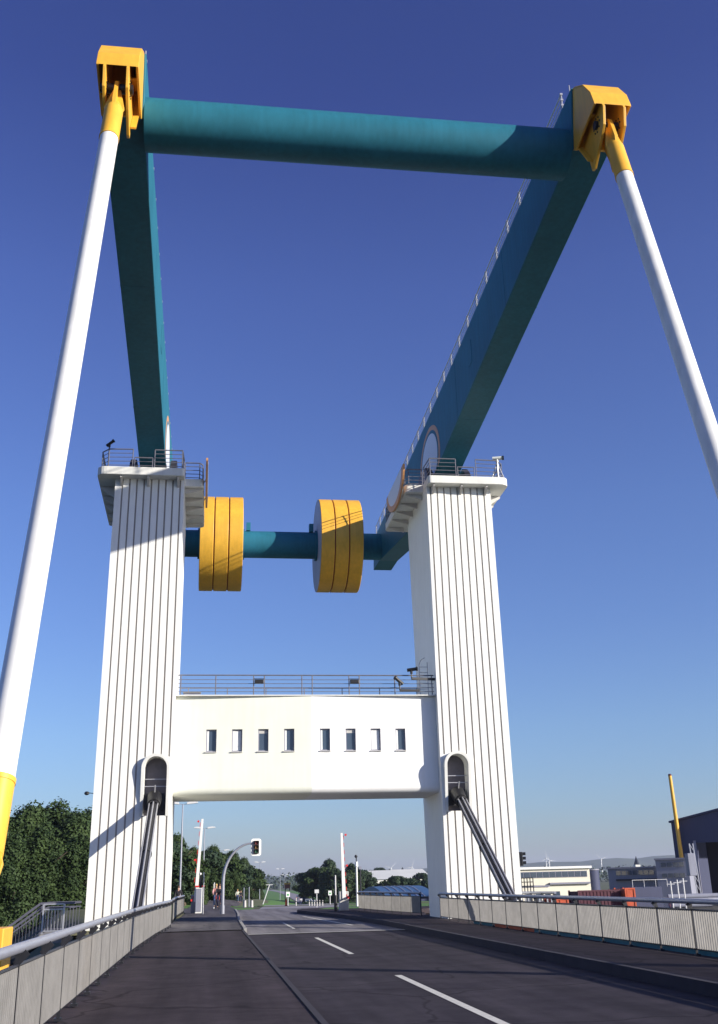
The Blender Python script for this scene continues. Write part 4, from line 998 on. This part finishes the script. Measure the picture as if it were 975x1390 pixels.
def tree(loc, key, scale, rz, label, cat='tree', group=None, name='tree'):
    crown, trunk = VAR[key]
    t = thing(name, label, cat, loc, group); t.rotation_euler = (0,0,rz); t.scale = scale if isinstance(scale, tuple) else (scale,)*3
    for nm, me in (('crown', crown), ('trunk', trunk)):
        o = bpy.data.objects.new(nm, me); COL.objects.link(o); o.parent = t
    return t
variant('tall0', 'tall', 10, 11, 38000, .23, 'leaf1'); variant('tall1', 'tall', 10, 23, 38000, .23, 'leaf2'); variant('tall2', 'tall', 10, 37, 38000, .23, 'leaf1')
variant('far0', 'round', 10, 5, 6500, .55, 'leaf3'); variant('far1', 'round', 10, 6, 6500, .55, 'leaf1'); variant('far2', 'tall', 10, 8, 6500, .55, 'leaf3')
rnd = random.Random(3)
# near left group, from the picture edge to the left tower.  (photo x of the crown top, photo y of the top, distance)
near = [(-70,1125,78),(-28,1112,84),(2,1118,72),(22,1112,86),(44,1104,74),(72,1099,80),(92,1106,92),(104,1112,76),(118,1108,96),(60,1128,64),(14,1140,62),(-40,1150,60),(108,1136,66),(150,1112,100),(185,1120,96)]
pos = ['outermost beyond the left edge','by the left hanger rod, tall','behind the yellow rod end','right of the yellow rod end, rear','left of the middle of the group','tallest, at the middle of the group','rear, behind the tallest','front, beside the left tower','touching the left tower edge, rear','front and lower, before the tallest','front and lower, near the left edge','lowest, cut by the left edge','front and lower, beside the stair gate','hidden mostly by the left tower','behind the left tower, rear']
for i, ((px, py, Y), ps) in enumerate(zip(near, pos)):
    Y += 45; p = PY(px, py+7, Y); H = (p.z+4.2)/.97
    tree((p.x, Y, -4.3), 'tall%d' % (i % 3), (H/10*1.15, H/10*1.15, H/10), rnd.random()*6.28, 'dense dark tree left of the left tower, '+ps, group='trees left of the left tower')
mid = [(228,1139,118),(240,1144,125),(252,1160,112),(262,1156,138),(276,1154,150),(290,1157,165),(303,1156,180),(314,1160,196),(322,1170,215),(331,1171,232),(340,1173,250),(347,1183,275),(246,1175,105),(268,1180,120),(296,1182,140),(318,1188,175)]
pos = ['at the left tower edge','just right of the left tower','low, under the nearest lamp','behind the barrier arm','right of the barrier arm','above the cyclists','at the foot of the third lamp','left of the curved mast','right of the curved mast','under the traffic light','beyond the traffic light','last and smallest at the right end','low bushy one behind the person','low bushy one behind the cabinet','low bushy one behind the cyclists','low bushy one left of the walkers']
for i, ((px, py, Y), ps) in enumerate(zip(mid, pos)):
    p = PY(px, py, Y); g = hgt(p.x, Y)-.6; H = (p.z-g)/.96
    tree((p.x, Y, g), ('far0','tall1','far1','tall0')[i % 4], (H/10*1.15, H/10*1.15, H/10), rnd.random()*6.28, 'tree in the path row, '+ps, group='trees along the path')
rt = [(424,1179,330),(436,1176,315),(447,1173,322),(455,1179,300),(470,1180,310),(478,1178,330),(489,1180,318),(417,1190,350),(441,1195,300),(497,1190,330)]
pos = ['left end','second from its left end','tallest','left of the upright barrier','just right of the upright barrier','behind the camera mast','right of the camera mast','small one at the far left','low one in front','small one at the right end']
for i, ((px, py, Y), ps) in enumerate(zip(rt, pos)):
    p = PY(px, py, Y); g = -4.3; H = (p.z-g)/.95
    tree((p.x, Y, g), 'far%d' % (i % 3), (H/10*1.25, H/10*1.25, H/10), rnd.random()*6.28, 'bluish tree right of the far road, '+ps, group='trees right of the far road')
o_ = [(517,1178,620,'broad tree rising behind the long white hall'),(530,1192,300,'dark bush in front of the white halls, left'),(543,1189,290,'rounded dark tree in front of the white halls'),(552,1191,310,'dark tree below the small white tower'),(575,1185,420,'small tree against the shaded side of the right tower'),(566,1194,300,'low bush beside the right tower'),(577,1194,280,'low bush touching the right tower')]
for i, (px, py, Y, lab) in enumerate(o_):
    p = PY(px, py, Y); H = (p.z+4.3)/.95
    tree((p.x, Y, -4.3), 'far%d' % (i % 2), (H/10*1.5, H/10*1.5, H/10), rnd.random()*6.28, lab, group='trees around the white halls')
# hedge below the right-hand trees
b = []
for i in range(26):
    y = 210-i*3.4; x = PY(418+i*.95, 1215, y).x; b.append((x, y, -2.6+.02*i, 1.6, 2.4, 1.1))
me = leaf_mesh('hedge', b, 9000, .5, 9, 'leaf3'); ho = bpy.data.objects.new('hedge', me); COL.objects.link(ho); tag(ho, 'low dark hedge between the far road and the right-hand trees', 'hedge')
# distant woods as one mass
b = []
for i in range(260):
    x = -700+2300*rnd.random(); y = 1150+250*rnd.random(); b.append((x, y, 3, 14, 14, 8+3*rnd.random()))
me = leaf_mesh('distant_wood', b, 26000, 3.2, 10, 'leaf3'); ho = bpy.data.objects.new('distant_wood', me); COL.objects.link(ho); tag(ho, 'distant wood along the horizon', 'wood', kind='stuff')

# ================================================================== BUILDINGS
def winband(parent, x0, x1, y, z0, z1, n, m='glass', fm='frame'):
    w_ = (x1-x0)/n
    for i in range(n):
        a = x0+w_*i+w_*.07; e = x0+w_*(i+1)-w_*.07
        f = MB().box((a-.05,y-.05,z0-.05),(e+.05,y-.02,z1+.05)).build('window', fm, parent)
        MB().box((a,y-.075,z0),(e,y-.053,z1)).build('pane', m, f)
def VP(px, py, o, ang):
    d = ray(px, py); u = Vector((math.cos(ang), -math.sin(ang))); n_ = Vector((u.y, -u.x))
    t = ((o[0]-CAM.x)*n_.x+(o[1]-CAM.y)*n_.y)/(d.x*n_.x+d.y*n_.y); P = CAM+d*t
    return (P.x-o[0])*u.x+(P.y-o[1])*u.y, P.z
# white building with window band, right of the right tower
Y = 112; a = PY(706, 1180, Y); c = PY(800, 1179, Y); z1 = a.z+.0; zw0, zw1 = PY(750,1190.5,Y).z, PY(750,1183.5,Y).z
t = thing('office_building', 'sunlit cream flat-roofed building with a long window band, next to the right tower', 'building', (a.x, Y, -4.2))
z1 = PY(750, 1179.5, Y).z
MB().box((a.x-3,Y,-4.2),(c.x,Y+14,z1)).build('wall', 'creamb', t, bevel=.03); MB().box((a.x-3.2,Y-.25,z1),(c.x+.2,Y+14,z1+.22)).build('roof', 'signw', t)
winband(t, a.x-1, c.x-.3, Y, zw0, zw1, 12); zz = PY(750, 1199, Y).z; MB().box((a.x+3,Y-.3,zz-.12),(c.x-.1,Y-.01,zz+.06)).build('ledge', 'frame', t)
# grey buildings in shade, turned away from the sun
B_ = R(31); Y = 138
O_ = (PY(826,1190,Y).x, Y); Lg, zA = VP(892,1178,O_,B_); zA = VP(860,1179,O_,B_)[1]; w0, w1 = VP(860,1187.5,O_,B_)[1], VP(860,1181.5,O_,B_)[1]; zl_ = VP(860,1194,O_,B_)[1]
x_ = O_[0]
t = thing('workshop_building', 'grey shaded low building with a dark window band, middle of the right-hand yard', 'building', (x_, Y, -4.2))
MB().box((x_,Y,-4.2),(x_+Lg,Y+12,zA)).build('wall', 'greyb', t, bevel=.03); MB().box((x_-.15,Y-.2,zA),(x_+Lg,Y+12,zA+.2)).build('roof', 'frame', t)
winband(t, x_+1, x_+Lg-.4, Y, w0, w1, 7); MB().box((x_+1,Y-.4,zl_-.1),(x_+Lg-.2,Y-.01,zl_+.08)).build('ledge', 'navyd', t)
t.rotation_euler = (0,0,-B_)
O_ = (PY(892,1190,130).x, 130); Y = 130; x_ = O_[0]; Lg = VP(934,1170,O_,B_)[0]; zB = VP(912,1167,O_,B_)[1]
t = thing('workshop_building', 'taller grey shaded building with two dark window rows, against the blue hall', 'building', (x_, Y, -4.2))
MB().box((x_,Y,-4.2),(x_+Lg,Y+5,zB)).build('wall', 'greyb', t, bevel=.03); MB().box((x_-.1,Y-.2,zB),(x_+Lg,Y+5,zB+.2)).build('roof', 'frame', t)
for q0, q1 in ((1176.5,1170.5),(1191,1185.5)): winband(t, x_+.6, x_+Lg-.5, Y, VP(912,q0,O_,B_)[1], VP(912,q1,O_,B_)[1], 4)
t.rotation_euler = (0,0,-B_)
Y = 124; xa, xb = PY(801,1190,Y).x, PY(818,1190,Y).x
t = thing('storage_tank', 'dark blue round tank between the cream and the grey buildings', 'tank', ((xa+xb)/2, Y+1, -4.2)); zt = PY(810,1181,Y).z
MB().tube(((xa+xb)/2,Y+1.2,-4.2),((xa+xb)/2,Y+1.2,zt),(xb-xa)/2,n=32).build('shell', 'navy', t, smooth=True); MB().tube(((xa+xb)/2,Y+1.2,zt),((xa+xb)/2,Y+1.2,zt+.12),(xb-xa)/2+.06,n=32).build('rim', 'frame', t)
# blue hall with dark door and sloping roof
A_ = R(40); Y = 150; xa = PY(911,1117,Y).x; za = PY(911,1117,Y).z; O_ = (xa, Y)
d_, zd = VP(945,1144,O_,A_); L1, z1_ = VP(975,1100,O_,A_); L2 = 34; z2 = za+(z1_-za)/L1*L2
t = thing('shipyard_hall', 'big dark blue shed with a rising roof edge and a wide open black doorway', 'hall', (xa, Y, -4.2))
x2 = xa+L2; xd = xa+d_
MB().prism([(xa,-4.2),(xd,-4.2),(xd,zd),(x2,zd),(x2,z2),(xa,za)], Y, Y+.6, 'y').build('front_wall', 'navy', t)
MB().prism([(xa+.02,-4.2),(xa+.02,za-.1),(x2,z2-.1),(x2,-4.2)], Y+30, Y+31, 'y').build('rear_wall', 'navy', t)
MB().box((xa+.01,Y+.61,-4.2),(xa+.4,Y+29.9,za-.02)).build('side_wall', 'navy', t)
MB().prism([(xa-.25,za),(x2+.3,z2),(x2+.3,z2+.25),(xa-.25,za+.25)], Y-.3, Y+31.2, 'y').build('roof', 'navy', t)
MB().box((xd+.01,Y+5,-4.2),(x2,Y+5.2,zd+.6)).build('door_leaf', 'navyd', t)
for i in range(4):
    if xa+.8+i*1.5 < xd: MB().box((xa+.8+i*1.5,Y-.05,-4.2),(xa+.86+i*1.5,Y-.005,zd)).build('wall_seam', 'frame', t)
MB().box((xd-.35,Y-.22,-4.2),(xd,Y-.01,zd+.3)).build('door_frame', 'frame', t)
t.rotation_euler = (0,0,-A_)
yp = Y-VP(924,1168,O_,A_)[0]*math.sin(A_)-1.2
p0, p1 = PY(924,1168,yp), PY(909.5,1053,yp)
t = thing('yellow_pole', 'tall leaning yellow pole in front of the dark blue shed', 'pole', (p0.x,yp,-4.2))
bs = Vector((p0.x+.3, yp, -4.2))
MB().tube(bs, p1, .34, .24, n=16).build('shaft', 'yellow', t, smooth=True); MB().tube(p1, p1+Vector((0,0,.25)), .27, .2, n=16).build('cap', 'maroon', t)
# jib, white box and pipes beside the hall
y = 100; a = PY(938,1145,y); e = PY(950,1222,y)
t = thing('loading_crane', 'thin dark lattice mast with a pale box in front of the blue shed doorway', 'crane', (e.x,y,-4.2))
b = MB(); A = Vector((a.x,y,a.z)); B_ = Vector((e.x+.2,y,-4.2))
for dx in (-.18,.18): b.bar(A+Vector((dx,0,0)), B_+Vector((dx,0,0)), .09, .09)
for i in range(12):
    q0 = A.lerp(B_, i/12)+Vector((-.18,0,0)); q1 = A.lerp(B_, (i+1)/12)+Vector((.18,0,0)); b.bar(q0, q1, .05, .05)
b.build('mast', 'rail', t); p = PY(940,1172,y); MB().box((p.x-.6,y-.5,p.z-1.1),(p.x+.1,y+.2,p.z+.9)).build('cab', 'greyb', t, bevel=.05)
# yard clutter
y = 84; p = PY(815,1214,y); x0, x1 = PY(785,1214,y).x, PY(843,1214,y).x; zt = PY(815,1208,y).z
def container(x0, x1, y, z0, z1, m, label, d=2.4, group=None):
    t = thing('shipping_container', label, 'container', ((x0+x1)/2,y,z0), group); b = MB().box((x0+.08,y+.05,z0+.1),(x1-.08,y+d-.05,z1-.08))
    n = int((x1-x0-.3)/.28)
    for i in range(n): b.box((x0+.15+i*.28,y+.01,z0+.15),(x0+.28+i*.28,y+.05,z1-.12))
    b.build('corrugated_wall', m, t)
    f = MB()
    for x in (x0,x1-.12): f.box((x,y,z0),(x+.12,y+.12,z1)); f.box((x,y+d-.12,z0),(x+.12,y+d,z1))
    for z in (z0,z1-.12): f.box((x0+.12,y+.003,z),(x1-.12,y+.12,z+.12))
    f.build('frame', m, t)
    return t
container(x0, x1, y, -1.0-.3, zt, 'maroon', 'long dark red container seen just above the right railing', group='containers beyond the right railing')
x2_, x3_ = PY(845,1214,y).x, PY(859,1214,y).x; container(x2_, x3_, y-.6, -1.2, zt+.1, 'orange', 'short bright orange container at the end of the dark red one', group='containers beyond the right railing')
t = thing('loading_quay', 'raised concrete quay carrying the containers beyond the right railing', 'quay', (x0,y,-4.2)); MB().box((x0-8,y-2,-4.2),(x0+34,y+6,-1.32)).build('wall', 'concrete', t); MB().box((x0-8.1,y-2.1,-1.319),(x0+34,y-1.7,-1.18)).build('edge', 'sill', t)
x4, x5 = PY(752,1220,78).x, PY(772,1220,78).x; container(x4, x5, 78, -1.6, PY(760,1219,78).z, 'orange', 'orange box with a dark slot seen through the gap below the handrail', group='containers beyond the right railing')
t = thing('box_support', 'plain concrete block under the orange box', 'block', (x4,78,-4.2)); MB().box((x4-.5,77.6,-4.2),(x5+.5,80.8,-1.75)).build('wall', 'concrete', t); MB().box((x4-.6,77.5,-1.749),(x5+.6,80.9,-1.61)).build('slab', 'sill', t)
x0, x1 = PY(863,1213,86).x, PY(905,1213,86).x
t = thing('blue_barge', 'dark blue steel hull side with white tubes behind the containers', 'boat', (x0,88,-1.2)); zz = PY(880,1204,88).z
MB().prism([(x0-.2,-1.2),(x1+.5,-1.2),(x1+.5,zz),(x0+.5,zz)], 88, 90.5, 'y').build('hull', 'navy', t); b = MB()
for i in range(4): x = x0+.6+i*1.0; b.path([(x,87.95,zz),(x,87.95,zz+.55)], .022, 6)
b.path([(x0+.6,87.95,zz+.55),(x0+3.6,87.95,zz+.55)], .022, 6); b.build('hull_railing', 'lamp', t)
y = 80
for k, (px, py, lab) in enumerate(((938, 1217, 'stack of pale steel pipes lying beyond the right railing, left one'), (965, 1216, 'stack of pale steel pipes lying beyond the right railing, right one'))):
    p = PY(px, py, y+k*5); t = thing('pipe_stack', lab, 'pipes', (p.x, p.y, -4.2), 'pipe stacks in the yard')
    MB().box((p.x-1.6,p.y-.4,-4.2),(p.x+1.6,p.y+2.2,p.z-.75)).build('trestle', 'dark', t)
    for i in range(3):
        for j in range(3-i):
            xx = p.x-1.2+i*.0; MB().tube((p.x-1.5+.1*j,p.y+.2+j*.5+i*.25,p.z-.58+i*.3),(p.x+1.5+.1*j,p.y-.1+j*.5+i*.25,p.z-.58+i*.3),.17,n=12).build('pipe', 'steel' if (i+j) % 2 else 'greyb', t, smooth=True)
for k, px in enumerate((912, 921, 929)):
    p0_ = PY(px, 1215, 76); q_ = PY(px-2, 1196-k*2, 76); t = thing('scaffold_pole', ('left','middle','right')[k]+' thin pale scaffold pole standing beyond the right railing', 'pole', (p0_.x, 76, -4.2), 'scaffold poles in the yard')
    MB().tube((p0_.x,76,-4.2), q_, .05, n=8).build('tube', 'lamp', t); MB().bar(q_+Vector((-.3,0,-.2)), q_+Vector((.3,0,-.2)), .05, .05).build('coupler_bar', 'steel', t)
# scaffold-like steel rack left of it by the tower
y = 92; t = thing('steel_rack', 'rusty dark steel rack with railings beside the cream building', 'rack', (PY(720,1200,y).x,y,-4.2)); b = MB(); xa, xb = PY(704,1200,y).x, PY(724,1200,y).x; z0, z1 = PY(710,1203,y).z, PY(710,1192,y).z
for i in range(6): x = xa+(xb-xa)*i/5; b.bar((x,y,-4.2),(x,y,z1),.07,.07)
for z in (z0,z1,(z0+z1)/2): b.bar((xa,y,z),(xb,y,z),.07,.07)
b.build('frame', 'dark', t); MB().box((xa,y,z0-.1),(xb+.5,y+2,z0-.03)).build('deck', 'frame', t)
t = thing('site_cabin', 'row of pale site cabins behind the railing near the right tower', 'cabin', (PY(728,1205,95).x,95,-4.2)); xa, xb = PY(708,1205,95).x, PY(745,1205,95).x; z1 = PY(728,1204,95).z
MB().box((xa-4,95,-4.2),(xb,99,z1)).build('wall', 'creamb', t, bevel=.03); MB().box((xa-4.1,94.9,z1),(xb+.1,99.1,z1+.1)).build('roof', 'frame', t)
for i in range(4): MB().box((xa+.4+i*.85,94.97,z1-1.1),(xa+.9+i*.85,94.995,z1-.4)).build('window', 'glass', t)
# parapet rail beyond the right footway (second handrail seen past the first)
railing('railing', 'low plain pipe railing on the outer edge of the approach, behind the right tower', [(14.9,46.5,-.05),(15.2,56,-.1),(15.3,66,-.5)], group=None, panel='steel', pitch=.6)
# halls far away beyond the brown field
def hall(pxa, pxb, pyt, pyb, Y, m, label, d=40, peak=1.5, name='hall', rm=None):
    a, c = PY(pxa, pyb, Y), PY(pxb, pyt, Y); t = thing(name, label, 'building', (a.x,Y,-4.2)); zt = c.z
    MB().box((a.x,Y,-4.2),(c.x,Y+d,zt)).build('wall', m, t)
    MB().prism([(Y-.5,zt),(Y+d+.5,zt),(Y+d/2,zt+peak)], a.x-.5, c.x+.5, 'x').build('roof', rm or m, t)
    for i in range(5):
        x = a.x+(c.x-a.x)*(.1+.18*i); MB().box((x,Y-.1,-4.2),(x+(c.x-a.x)*.06,Y-.01,-4.2+(zt+4.2)*.5)).build('gate', 'frame', t)
    return t
hall(493,545,1193,1205,430,'whiteb','long white hall with a pale roof right of the camera mast', peak=3.5)
hall(545,585,1192,1205,470,'whiteb','second white hall partly hidden by bushes and the right tower', peak=4)
hall(490,530,1203,1209,330,'greyb','low grey sheds in front of the long white hall', d=12, peak=.6)
a, c = PY(529,1216,170), PY(580,1210,170)
t = thing('market_hall', 'low building with a curved bright blue roof beyond the beige railing', 'building', (a.x,170,-4.2)); zr = PY(555,1206.5,170).z
MB().box((a.x,170,-4.2),(c.x+1,200,a.z-.2)).build('wall', 'navy', t); n = 12
b = MB(); pts = [(170-.6+31*i/n, a.z-.2+(zr-a.z+.6)*math.sin(math.pi*i/n)) for i in range(n+1)]; b.prism(pts, a.x-.6, c.x+1.5, 'x').build('curved_roof', 'blueroof', t, smooth=True)
b = MB()
for i in range(5):
    x = a.x+1+i*1.1
    for q0, q1 in zip(pts[:-1], pts[1:]): b.bar((x,q0[0],q0[1]+.05),(x,q1[0],q1[1]+.05),.12,.06)
b.build('roof_seams', 'steel', t)
p = PY(547,1192,900); q0 = PY(547,1180,900)
t = thing('white_tower', 'slim white tower with a dark cap behind the white halls', 'tower', (p.x,900,-4.2)); MB().tube((p.x,900,-4.2),(p.x,900,q0.z-1.5),2.2,1.7,n=12).build('shaft', 'whiteb', t, smooth=True); MB().tube((p.x,900,q0.z-1.5),(p.x,900,q0.z+1.5),1.9,.2,n=12).build('cap', 'dark', t)
p = PY(865,1178,1100); q0 = PY(864.5,1162,1100)
t = thing('church_tower', 'pale church tower with a pointed dark spire on the horizon', 'church', (p.x,1100,-4.2)); h_ = p.z+4
MB().box((p.x-2.6,1097,-4.2),(p.x+2.6,1103,h_-1)).build('tower', 'whiteb', t); MB().tube((p.x,1100,h_-1),(p.x,1100,q0.z),3.2,.1,n=4).build('spire', 'dark', t); MB().box((p.x-9,1099,-4.2),(p.x-2.7,1112,h_-7)).build('nave', 'brick', t)
for i, (px, py) in enumerate(((741,1165),(745.5,1168),(816,1166),(531,1178),(559,1177))):
    Y = 2300; p = PY(px, py, Y); t = thing('wind_turbine', 'tiny pale wind turbine on the horizon, '+('left one above the cream building','right one above the cream building','above the dark tank','above the long white hall','right of the slim white tower')[i], 'wind turbine', (p.x,Y,-4.2), 'wind turbines on the horizon')
    MB().tube((p.x,Y,-4.2),(p.x,Y,p.z),1.4,.8,n=8).build('mast', 'signw', t, smooth=True); MB().box((p.x-.8,Y-4,p.z-.9),(p.x+.8,Y+3,p.z+.9)).build('nacelle', 'signw', t)
    for k in range(3):
        a = R(90+120*k+i*25); MB().add([(p.x,Y-4.2,p.z),(p.x+math.cos(a+.12)*4,Y-4.2,p.z+math.sin(a+.12)*4),(p.x+math.cos(a)*17,Y-4.2,p.z+math.sin(a)*17),(p.x+math.cos(a-.05)*4,Y-4.3,p.z+math.sin(a-.05)*4),(p.x+math.cos(a)*4,Y-3.9,p.z+math.sin(a)*4)], [(0,1,2),(0,2,3),(0,4,2)]).build('blade', 'signw', t)

# ================================================================== HAZE
hm = bpy.data.materials.new('haze_air'); hm.use_nodes = True; n = hm.node_tree.nodes; n.remove(n['Principled BSDF'])
pv = n.new('ShaderNodeVolumePrincipled'); pv.inputs['Density'].default_value = .00009; pv.inputs['Color'].default_value = (.72,.78,.98,1); pv.inputs['Anisotropy'].default_value = .2
hm.node_tree.links.new(pv.outputs[0], n['Material Output'].inputs['Volume'])
hz = MB().box((-9500,-4500,-11),(9500,9500,160)); M['haze_air'] = hm
tag(hz.build('haze', 'haze_air'), kind='stuff')
